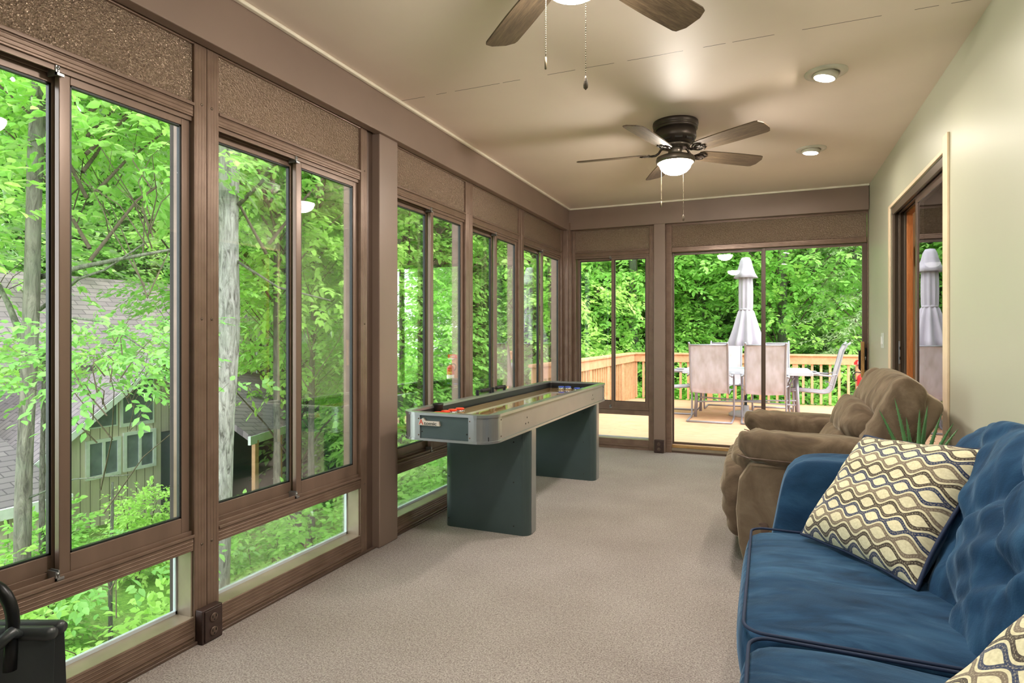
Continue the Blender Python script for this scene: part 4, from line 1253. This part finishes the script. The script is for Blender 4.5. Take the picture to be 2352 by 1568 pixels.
    MB().box((-11.22, 6.85, -2.77), (-11.12, 9.65, -2.70)).build('low_deck_rail', MAT['porch_wood'], h)
house()
# far blue-grey roof glimpsed through the trees beyond the deck
fh = thing('distant_cabin', 'distant cabin with a pale roof glimpsed through the forest behind the umbrella', 'house', (-4.2, 34, 0), 0)
MB().box((-3, 0, -2.8), (3, 4, 1.0)).build('wall', MAT['siding'], fh)
m = MB(); slab(m, [(-3.4, -.4, .9), (3.4, -.4, .9), (3.4, 2, 2.4), (-3.4, 2, 2.4)], (0, -.5, .85), .15); slab(m, [(-3.4, 2, 2.4), (3.4, 2, 2.4), (3.4, 4.4, .9), (-3.4, 4.4, .9)], (0, .5, .85), .15); m.build('roof', MAT['shingles'], fh)

# ------------------------------------------------------------------ foliage
nr = np.random.default_rng(11)
def leaves_mesh(name, P, D, Nn, L, Wf, mat, extra=None):
    """P,D,Nn (n,3); L (n,)"""
    n = len(P)
    D = D/np.linalg.norm(D, axis=1, keepdims=True)
    S = np.cross(D, Nn); S /= np.linalg.norm(S, axis=1, keepdims=True)+1e-9
    Nn = np.cross(S, D)
    W = (L*Wf)[:, None]; Lc = L[:, None]
    fold = .16
    V = np.stack([P, P+D*Lc*.30+S*W+Nn*W*fold, P+D*Lc*.66+S*W*.78+Nn*W*fold*.8, P+D*Lc - Nn*Lc*.08,
                  P+D*Lc*.66-S*W*.78+Nn*W*fold*.8, P+D*Lc*.30-S*W+Nn*W*fold], axis=1).reshape(-1, 3)
    base = (np.arange(n)*6)[:, None]
    Fq = np.concatenate([base+np.array([[0, 1, 2, 3]]), base+np.array([[0, 3, 4, 5]])], axis=1).reshape(-1, 4)
    me = bpy.data.meshes.new(name)
    me.vertices.add(len(V)); me.vertices.foreach_set('co', V.astype(np.float32).ravel())
    nf = len(Fq); me.loops.add(nf*4); me.loops.foreach_set('vertex_index', Fq.astype(np.int32).ravel())
    me.polygons.add(nf); me.polygons.foreach_set('loop_start', (np.arange(nf)*4).astype(np.int32))
    me.polygons.foreach_set('loop_total', np.full(nf, 4, np.int32))
    me.update(calc_edges=True)
    at = me.attributes.new('lv', 'FLOAT', 'FACE')
    val = np.repeat(nr.random(n), 2).astype(np.float32)
    if extra is not None: val = np.clip(np.repeat(extra, 2), 0, 1).astype(np.float32)
    at.data.foreach_set('value', val)
    me.materials.append(mat)
    return me
def sprays(C, O, spread, per, leafL, flat=.25, length=.5, droop=.15):
    """C (m,3) spray roots, O (m,3) outward directions -> leaf arrays + twig segments"""
    m = len(C)
    O = O/np.linalg.norm(O, axis=1, keepdims=True)
    up = np.tile([0., 0., 1.], (m, 1)) + nr.normal(0, flat, (m, 3))
    side = np.cross(O, up); side /= np.linalg.norm(side, axis=1, keepdims=True)
    nrm = np.cross(side, O)
    P = []; D = []; NN = []; T = []
    for k in range(per):
        f = (k+.5)/per
        sg = 1 if k % 2 else -1
        c = C + O*length*f + np.array([0, 0, -droop*f*f])*length + nr.normal(0, .02, (m, 3))
        d = O*(.45+.6*f) + side*sg*(1.1-.7*f) + nr.normal(0, .22, (m, 3)) + np.array([0, 0, -.22])
        P.append(c); D.append(d); NN.append(nrm + nr.normal(0, .28, (m, 3)))
    return np.concatenate(P), np.concatenate(D), np.concatenate(NN)
def twigs(C, O, length, r, droop=.15):
    O = O/np.linalg.norm(O, axis=1, keepdims=True)
    mb = MB()
    for c, o in zip(C, O):
        a = Vector(c); b = Vector(c)+Vector(o)*length*.5; e = Vector(c)+Vector(o)*length+Vector((0, 0, -droop*length))
        mb.tube([a, b, e], [r, r*.7, r*.35], 4, cap=False)
    return mb
def crown_cloud(n, rx, rz, seed, hollow=.45, layers=0):
    r = np.random.default_rng(seed)
    v = r.normal(0, 1, (n, 3)); v /= np.linalg.norm(v, axis=1, keepdims=True)
    rad = hollow + (1-hollow)*r.random(n)**.5
    lump = 1 + .22*np.sin(v[:, 0]*5+seed)*np.cos(v[:, 1]*4+seed*2) + .15*np.sin(v[:, 2]*7+seed)
    P = v*rad[:, None]*lump[:, None]
    if layers:
        P[:, 2] = P[:, 2]*.25 + np.round(P[:, 2]*layers)/layers*.75
    C = P*np.array([rx, rx, rz])
    O = v*np.array([1, 1, .25]) + r.normal(0, .25, (n, 3))
    return C, O
# --- crown meshes (shared by copies)
CR = {}
def mk_crown(key, n, rx, rz, seed, per, leafL, mat, length=.5, layers=0, hollow=.45, wf=.27):
    C, O = crown_cloud(n, rx, rz, seed, hollow, layers)
    P, D, NN = sprays(C, O, 1, per, leafL, length=length)
    L = leafL*nr.uniform(.7, 1.2, len(P))
    ex = np.clip(.5 + nr.normal(0, .22, len(P)), 0, 1)
    me = leaves_mesh(key, P, D, NN, L, wf, MAT[mat], ex)
    CR[key] = (me, C, O, length)
mk_crown('crown_a', 1100, 2.3, 2.6, 1, 12, .125, 'leaf_bright', .55, 7)
mk_crown('crown_b', 1000, 2.0, 2.9, 2, 12, .135, 'leaf_mid', .55, 8)
mk_crown('crown_c', 1200, 2.6, 2.2, 3, 11, .145, 'leaf_mid', .6, 5)
mk_crown('crown_d', 1100, 2.4, 2.8, 4, 10, .17, 'leaf_deep', .65, 0)
mk_crown('bush_a', 190, .62, .70, 5, 11, .10, 'leaf_bright', .32, 0, .2)
mk_crown('bush_b', 170, .58, .85, 6, 10, .115, 'leaf_mid', .34, 0, .2)
def branch_mb(C, O, frac, z0, r0, n, seed):
    """main limbs from the trunk axis to sampled spray roots"""
    r = random.Random(seed); mb = MB()
    idx = r.sample(range(len(C)), min(n, len(C)))
    for i in idx:
        c = Vector(C[i]); b = Vector((r.uniform(-.05, .05), r.uniform(-.05, .05), c.z - (.75+.5*r.random())*math.hypot(c.x, c.y) - .1))
        m1 = b.lerp(c, .35)+Vector((r.uniform(-.1, .1), r.uniform(-.1, .1), .08)); m2 = b.lerp(c, .7)+Vector((r.uniform(-.1, .1), r.uniform(-.1, .1), .1))
        mb.tube([b, m1, m2, c], [r0, r0*.7, r0*.45, r0*.2], 5, cap=False)
    return mb
BRM = {}
for k, (me, C, O, ln) in list(CR.items()):
    mb = branch_mb(C, O, 1, CR[k][1][:, 2].max(), .026 if k.startswith('crown') else .006, 16 if k.startswith('crown') else 12, 5)
    o = mb.build(k+'_limbs', MAT['branch_bark']); BRM[k] = o.data; bpy.data.objects.remove(o)
def trunk_mesh(H, r0, r1, seed, mat, lean=(0, 0), n=12, knots=True):
    r = random.Random(seed); mb = MB(); pts = []; rs = []
    N_ = 26
    for i in range(N_+1):
        f = i/N_
        pts.append((lean[0]*f+.05*math.sin(f*7+seed)*f, lean[1]*f+.05*math.cos(f*6+seed)*f, H*f))
        rs.append((r0+(r1-r0)*f)*(1+.05*math.sin(f*23+seed)) + (r0*.35*max(0, 1-f*14)))
    mb.tube(pts, rs, n)
    return mb
TRK = []
for i in range(3):
    o = trunk_mesh(11, .13, .06, i, None).build('trunk_mesh', MAT['bark_dark' if i == 1 else 'bark_gray']); TRK.append(o.data); bpy.data.objects.remove(o)
def ob(name, me, parent=None, loc=(0, 0, 0), rot=0, sc=1.0):
    o = bpy.data.objects.new(name, me); COL.objects.link(o); o.location = loc
    o.rotation_euler = (0, 0, rot); o.scale = (sc, sc, sc)
    if parent: o.parent = parent
    return o
def tree(x, y, crowns, label, group=None, trunk=0, name='forest_tree', tscale=1.0, zc0=0.):
    """crowns: list of (key, dx, dy, z_world, scale)"""
    z = ground_z(x, y)-.05
    t = thing(name, label, 'tree', (x, y, z), 0, group)
    ob('trunk', TRK[trunk], t, sc=tscale, rot=rnd.random()*6)
    for (k, dx, dy, zz, sc) in crowns:
        f = ob('foliage', CR[k][0], t, (dx, dy, zz-z), rnd.random()*6.28, sc)
        b = ob('branches', BRM[k], t, (dx, dy, zz-z), f.rotation_euler.z, sc)
    return t
# hemlock
def mk_hemlock():
    C = []; O = []
    r = np.random.default_rng(3)
    for i in range(620):
        z = -3.2 + 6.6*r.random(); R0 = 2.5*(1-(z+3.2)/8.2)
        a = r.random()*2*PI; q = R0*(.25+.75*r.random())
        C.append((q*math.cos(a), q*math.sin(a), z - .12*q)); O.append((math.cos(a)+r.normal(0, .2), math.sin(a)+r.normal(0, .2), -.12))
    C = np.array(C); O = np.array(O)
    P, D, NN = sprays(C, O, 1, 34, .07, length=.75, flat=.1)
    L = .085*nr.uniform(.7, 1.3, len(P))
    CR['hemlock'] = (leaves_mesh('hemlock_boughs', P, D, NN, L, .13, MAT['needle'], np.clip(.5+nr.normal(0, .3, len(P)), 0, 1)), C, O, .7)
    mb = branch_mb(C, O, 1, 0, .022, 90, 8)
    o = mb.build('hl', MAT['branch_bark']); BRM['hemlock'] = o.data; bpy.data.objects.remove(o)
mk_hemlock()
mk_crown('layer_a', 120, 1.25, .34, 15, 13, .105, 'leaf_mid', .42, 3, .15)
mk_crown('layer_b', 120, 1.1, .40, 16, 13, .105, 'leaf_bright', .42, 3, .15)
mk_crown('layer_n', 40, .90, .11, 21, 10, .092, 'leaf_deep', .40, 2, .1)  # darker leaf green puts backlit shade into the colour of these near boughs
for k in ('layer_a', 'layer_b', 'layer_n'):
    o = branch_mb(CR[k][1], CR[k][2], 1, 0, .007, 5 if k == 'layer_n' else 12, 4).build('ll', MAT['branch_bark']); BRM[k] = o.data; bpy.data.objects.remove(o)

def polar(a, r):     # a in degrees left of the room axis, seen from the window side
    a = math.radians(a); return (-r*math.sin(a), r*math.cos(a))
KEYS = ['crown_a', 'crown_b', 'crown_c', 'crown_d']
# backdrop forest
nfar = 0
for ring_, (rr, step, a0, a1) in enumerate(((31, 5.2, 70, -20), (25, 6.5, 66, -16), (20, 7.5, 36, -14))):
    a = a0
    while a > a1:
        r_ = rr*rnd.uniform(.93, 1.07); x, y = polar(a + rnd.uniform(-1.2, 1.2), r_)
        s = rnd.uniform(1.25, 1.6) * (rr/25)
        ks = [rnd.choice(KEYS[1:]) for _ in range(3)]
        cr = [(ks[0], rnd.uniform(-.6, .6), rnd.uniform(-.6, .6), .2+rnd.uniform(-.6, .6), s*1.1), (ks[1], rnd.uniform(-.8, .8), rnd.uniform(-.8, .8), 4.8*rr/25+rnd.uniform(-.6, .6), s), (ks[2], rnd.uniform(-.8, .8), rnd.uniform(-.8, .8), 9.0*rr/25, s)]
        if ring_ == 0 or rr == 25: cr.append(('crown_d', 0, 0, 12.5, s))
        tree(x, y, cr, 'leafy green forest tree far behind, one of the dense backdrop', 'backdrop forest trees', trunk=rnd.randrange(3), tscale=1.5)
        nfar += 1; a -= step
# mid trees to the far left corner and behind the deck
for (x, y, cr, tr) in (
    (-8.2, 8.9, (('crown_a', 0, 0, 2.7, .95), ('crown_c', .3, .2, 6.2, 1.0)), 0),
    (-6.4, 9.6, (('crown_b', 0, 0, 1.3, .8), ('crown_a', 0, .3, 5.0, 1.0)), 1),
    (-7.6, 12.5, (('crown_a', 0, 0, .5, 1.0), ('crown_b', .2, 0, 4.4, 1.1)), 2),
    (-5.6, 14.0, (('crown_c', 0, 0, -.1, .9), ('crown_b', .0, 0, 3.4, 1.0), ('crown_a', 0, 0, 6.4, 1.0)), 0),
    (-9.6, 15.6, (('crown_b', 0, 0, .2, 1.2), ('crown_c', 0, 0, 5.0, 1.4)), 1),
    (-4.9, 17.6, (('crown_d', 0, 0, .3, 1.1), ('crown_b', 0, 0, 4.6, 1.3)), 2),
    (-12.5, 19.5, (('crown_c', 0, 0, .8, 1.3), ('crown_a', 0, 0, 5.6, 1.4)), 0)):
    tree(x, y, cr, 'mid-distance broadleaf tree seen through the left windows', 'mid-distance trees beyond the left windows', trunk=tr)
for (x, y, cr, tr) in (
    (-2.9, 14.2, (('crown_a', 0, 0, .2, .8), ('crown_b', 0, 0, 3.6, 1.0)), 1),
    (-1.5, 15.6, (('crown_b', 0, 0, 1.0, .85), ('crown_a', 0, 0, 4.2, 1.0)), 0),
    (.3, 14.6, (('crown_a', 0, 0, .3, .85), ('crown_c', 0, 0, 3.4, .9)), 2),
    (1.9, 16.2, (('crown_b', 0, 0, .2, 1.0), ('crown_a', 0, 0, 4.0, 1.0)), 0),
    (-.8, 18.6, (('crown_d', 0, 0, -.2, 1.1), ('crown_b', 0, 0, 4.0, 1.2)), 1),
    (4.4, 18.0, (('crown_c', 0, 0, 0, 1.2), ('crown_b', 0, 0, 4.2, 1.3)), 2),
    (-3.6, 20.5, (('crown_b', 0, 0, .5, 1.2), ('crown_d', 0, 0, 5, 1.3)), 0)):
    tree(x, y, cr, 'bright green broadleaf tree standing beyond the deck railing', 'broadleaf trees beyond the deck', trunk=tr)
tree(2.05, 13.6, (('hemlock', 0, 0, 1.2, 1.0),), 'feathery grey-green hemlock beyond the right end of the deck', trunk=1, name='hemlock_tree')
# bough of large leaves reaching in from the left of the deck
t = tree(-3.75, 10.9, (('layer_b', .3, -.1, .95, .85), ('layer_b', .1, .3, 1.9, 1.0), ('layer_b', -.2, .2, 3.0, 1.2)), 'slim young tree with large bright leaves leaning over the left deck railing', trunk=0, name='young_tree', tscale=.6)

# near trees outside the left windows -------------------------------------------------
def near_tree(name, label, x, y, r0, r1, lean_lo, lean_hi, mat, crowns, limbs=()):
    z = -2.75
    t = thing(name, label, 'tree', (x, y, z))
    pts = []; rs = []; Hh = 10.5
    rg = (.9211, .3894)
    for i in range(41):
        f = i/40; zz = z+Hh*f; k = (zz-1.139)
        off = (lean_lo*(-k)/3.9 if k < 0 else lean_hi*k/6.6)
        wob = .012*math.sin(f*21)
        pts.append((rg[0]*(off+wob), rg[1]*(off+wob), Hh*f))
        rs.append((r0+(r1-r0)*f)*(1+.04*math.sin(f*37))*(1+.5*max(0, 1-f*16)))
    m = MB().tube(pts, rs, 22); m.build('trunk', mat, t)
    for (k, dx, dy, zz, sc) in crowns:
        f = ob('foliage', CR[k][0], t, (dx, dy, zz-z), rnd.random()*6.28, sc); ob('branches', BRM[k], t, (dx, dy, zz-z), f.rotation_euler.z, sc)
    if limbs:
        m = MB()
        for L in limbs:
            P = [Vector(p)-Vector((x, y, z)) for p in L[0]]
            m.tube(P, [L[1]*(1-.6*i/(len(P)-1)) for i in range(len(P))], 8)
        m.build('limb', MAT['bark_dark'], t)
    return t
def px(u, v, D):
    a = (u-1176)/F_PX; b = -(v-770)/F_PX; s, c = math.sin(YAW), math.cos(YAW)
    return ((-s+a*c)*D, (c+a*s)*D, 1.139+b*D)
near_tree('maple_tree', 'tree with a thick pale furrowed trunk close behind the second window from the left', -5.36, 4.79, .135, .115, -.14, .10, MAT['bark_pale'],
    (('crown_a', -.3, .9, 5.6, .8), ('crown_b', -.6, -.6, 6.6, .7)),
    (([px(548, 470, 6.5), px(600, 420, 6.3), px(640, 350, 6.1), px(690, 250, 5.9)], .022), ([px(545, 600, 6.5), px(640, 660, 6.2), px(760, 690, 6.0)], .016)))
near_tree('beech_tree', 'tree with a slender grey leaning trunk behind the leftmost window', -6.18, 3.36, .066, .055, -.10, .30, MAT['bark_gray'],
    (('layer_n', 1.80, -.50, 1.0, .8), ('layer_n', 1.60, -.40, .78, .8), ('layer_n', 1.5, -.2, 1.22, .75), ('layer_n', 1.8, -.45, -.50, .75), ('layer_a', .9, .5, 2.9, 1.0), ('layer_b', -.4, -.9, 2.2, 1.0), ('crown_a', .2, .4, 5.1, .75), ('layer_b', -.9, .8, 3.6, 1.2)),
    (([px(75, 640, 5.6), px(200, 610, 5.5), px(300, 590, 5.4), px(400, 572, 5.2)], .028), ([px(80, 720, 5.7), px(180, 640, 5.6), px(240, 620, 5.5), px(330, 560, 5.3)], .018),
     ([px(60, 800, 5.7), px(20, 700, 5.8), px(-30, 600, 5.9)], .035),
     ([px(62, 860, 5.6), px(170, 730, 5.0), px(240, 738, 4.5), px(330, 800, 4.2)], .014), ([px(50, 1150, 5.6), px(170, 1100, 5.0), px(300, 1090, 4.4)], .010)))
X, Y_, _ = px(255, 770, 6.4)
tree(X, Y_, (('layer_a', .15, .1, 1.0, .62), ('layer_b', 0, 0, 3.4, .9)), 'slender young tree whose dark leaf layers cross in front of the neighbour gable', trunk=1, name='young_tree', tscale=.22)
tree(-7.3, 5.9, (('layer_a', .2, .1, 1.7, .8), ('crown_a', 0, 0, 4.5, .6)), 'young tree whose layered leaves hang before the neighbour house roof', trunk=1, name='young_tree', tscale=.45)
tree(-8.8, 3.4, (('layer_b', .3, 0, .9, 1.0), ('layer_a', 0, .4, 2.2, 1.3), ('crown_b', 0, 0, 4.9, .8)), 'young tree with layered leaves left of the neighbour house gable', trunk=0, name='young_tree', tscale=.6)
tree(-6.5, 6.7, (('layer_b', .2, .5, 1.9, 1.2), ('layer_b', -.3, .3, 2.7, 1.3), ('crown_a', 0, 0, 4.6, .7)), 'young tree with bright leaves behind the pale trunk', trunk=0, name='young_tree', tscale=.5)
tree(-7.0, 8.0, (('layer_a', -.3, .3, 1.0, 1.1), ('crown_c', 0, 0, 4.0, .7)), 'young tree with leaves hanging before the porch roof of the neighbour house', trunk=2, name='young_tree', tscale=.5)
tree(-20.5, 9.4, (('crown_c', .2, 0, 3.6, 1.3), ('crown_b', .2, 0, 7.5, 1.4), ('crown_a', 0, 0, 11, 1.4)), 'tall tree rising behind the ridge of the neighbour house', trunk=1, tscale=1.3)
tree(-20.0, 14.5, (('crown_a', .2, 0, 3.4, 1.3), ('crown_b', .2, 0, 7.6, 1.4), ('crown_c', 0, 0, 11, 1.4)), 'tall tree behind the right end of the neighbour house roof', trunk=0, tscale=1.3)
tree(-10.0, 2.2, (('crown_b', .2, 0, 4.3, .9), ('crown_a', .2, 0, 7.2, 1.0)), 'tall tree at the far left edge of the view, above the low roof', trunk=2)
tree(-8.0, 4.5, (('crown_c', .2, 0, 5.6, .8),), 'slim tree whose crown fills the top of the leftmost window', trunk=0, tscale=.35)

# understorey shrubs below the windows
def shrub(x, y, s, label, group, hz=1.0):
    z = ground_z(x, y)-.03
    t = thing('leafy_shrub', label, 'shrub', (x, y, z), 0, group)
    k = rnd.choice(('bush_a', 'bush_b')); 
    rot = rnd.random()*6.28
    for dz, ss in ((.75*s, s), (1.55*s*hz, s*.9)):
        ob('foliage', CR[k][0], t, (rnd.uniform(-.1, .1), rnd.uniform(-.1, .1), dz), rot, ss)
    ob('stems', BRM[k], t, (0, 0, .75*s), rot, s)
    m = MB()
    for q in range(4):
        a = rnd.random()*6.28; m.tube([(0, 0, 0), (.1*math.cos(a), .1*math.sin(a), .8*s), (.3*math.cos(a), .3*math.sin(a), 1.9*s)], [.012, .009, .004], 5, cap=False)
    m.build('stem', MAT['branch_bark'], t)
    return t
i = 0
for (x, y, s) in ((-3.5, 1.1, .75), (-3.9, 1.9, .85), (-3.3, 2.7, .8), (-4.2, 3.3, .9), (-3.4, 3.9, .8), (-4.4, .6, .9), (-4.9, 2.4, .95), (-3.6, 4.9, .85), (-4.4, 5.3, .9), (-3.3, 5.9, .85), (-3.9, 6.9, .95), (-3.2, 7.7, .9), (-4.3, 8.2, 1.05), (-3.5, 9.4, 1.1), (-4.6, 9.9, 1.15), (-5.7, 1.2, 1.0), (-6.0, 2.6, 1.0), (-5.8, 5.7, .8), (-5.6, 7.8, .9), (-5.2, 8.9, 1.2)):
    shrub(x, y, s, 'leafy bright green shrub on the slope just below the left windows', 'shrubs below the left windows')
for (x, y, s) in ((-7.5, 1.5, 1.0), (-7.9, 3.1, .95), (-8.3, 4.7, .85), (-9.3, 6.6, .75), (-7.4, 10.4, 1.3), (-6.4, 11.2, 1.4), (-5.2, 11.6, 1.5), (-9.8, 1.2, 1.1), (-9.9, 12.8, 1.5)):
    shrub(x, y, s, 'leafy green shrub farther down the slope towards the neighbour house', 'shrubs near the neighbour house')
for x in (-3.6, -2.4, -1.3, -.3, .8, 1.7, 2.9, 4.2):
    shrub(x, 12.7+rnd.random()*.8, 1.25+rnd.random()*.2, 'leafy shrub right behind the far deck railing', 'shrubs behind the deck railing')
# forest trunks seen between leaves
for (u, D, w) in ((945, 16, 1.3), (1000, 13, 1.5), (1095, 15, 1.2), (1590, 17, 1.4), (1568, 19, 1.0), (1665, 21, 1.0), (1925, 19, 1.2), (1450, 22, 1.4)):
    X, Y_, _ = px(u, 770, D)
    tree(X, Y_, (('crown_b', 0, 0, 7.6, 1.1),), 'bare-stemmed forest tree with its crown high above', 'tall bare-stemmed trees', trunk=rnd.randrange(3), tscale=w)

# ------------------------------------------------------------------ light
w = bpy.data.worlds.new('sky'); scene.world = w; w.use_nodes = True
nt = w.node_tree; nt.nodes.clear(); n = N(nt)
bg = n.n('ShaderNodeBackground', {'Color': (.90, .96, 1.0, 1), 'Strength': 3.9}); o = n.n('ShaderNodeOutputWorld')
n.link(bg.outputs[0], o.inputs['Surface'])
sd = bpy.data.lights.new('sun', 'SUN'); sd.energy = 3.2; sd.angle = math.radians(35); sd.color = (1, .97, .9)
so = bpy.data.objects.new('sun', sd); COL.objects.link(so)
so.rotation_euler = Vector((-.62, .34, -.70)).to_track_quat('-Z', 'Y').to_euler()
def lamp(name, loc, energy, size, col=(1, .86, .68), spot=None):
    l = bpy.data.lights.new(name, 'POINT' if spot is None else 'SPOT'); l.energy = energy; l.color = col; l.shadow_soft_size = size
    if spot: l.spot_size = math.radians(spot); l.spot_blend = .6
    ob_ = bpy.data.objects.new(name, l); COL.objects.link(ob_); ob_.location = loc
    return ob_
lamp('interior_fill', (2.3, 4.6, 2.1), 16, .12)  # fill light without a fixture, added to brighten the side room
scene.view_settings.view_transform = 'Standard'; scene.view_settings.look = 'None'; scene.view_settings.exposure = .35; scene.view_settings.gamma = 1
scene.view_settings.use_curve_mapping = False
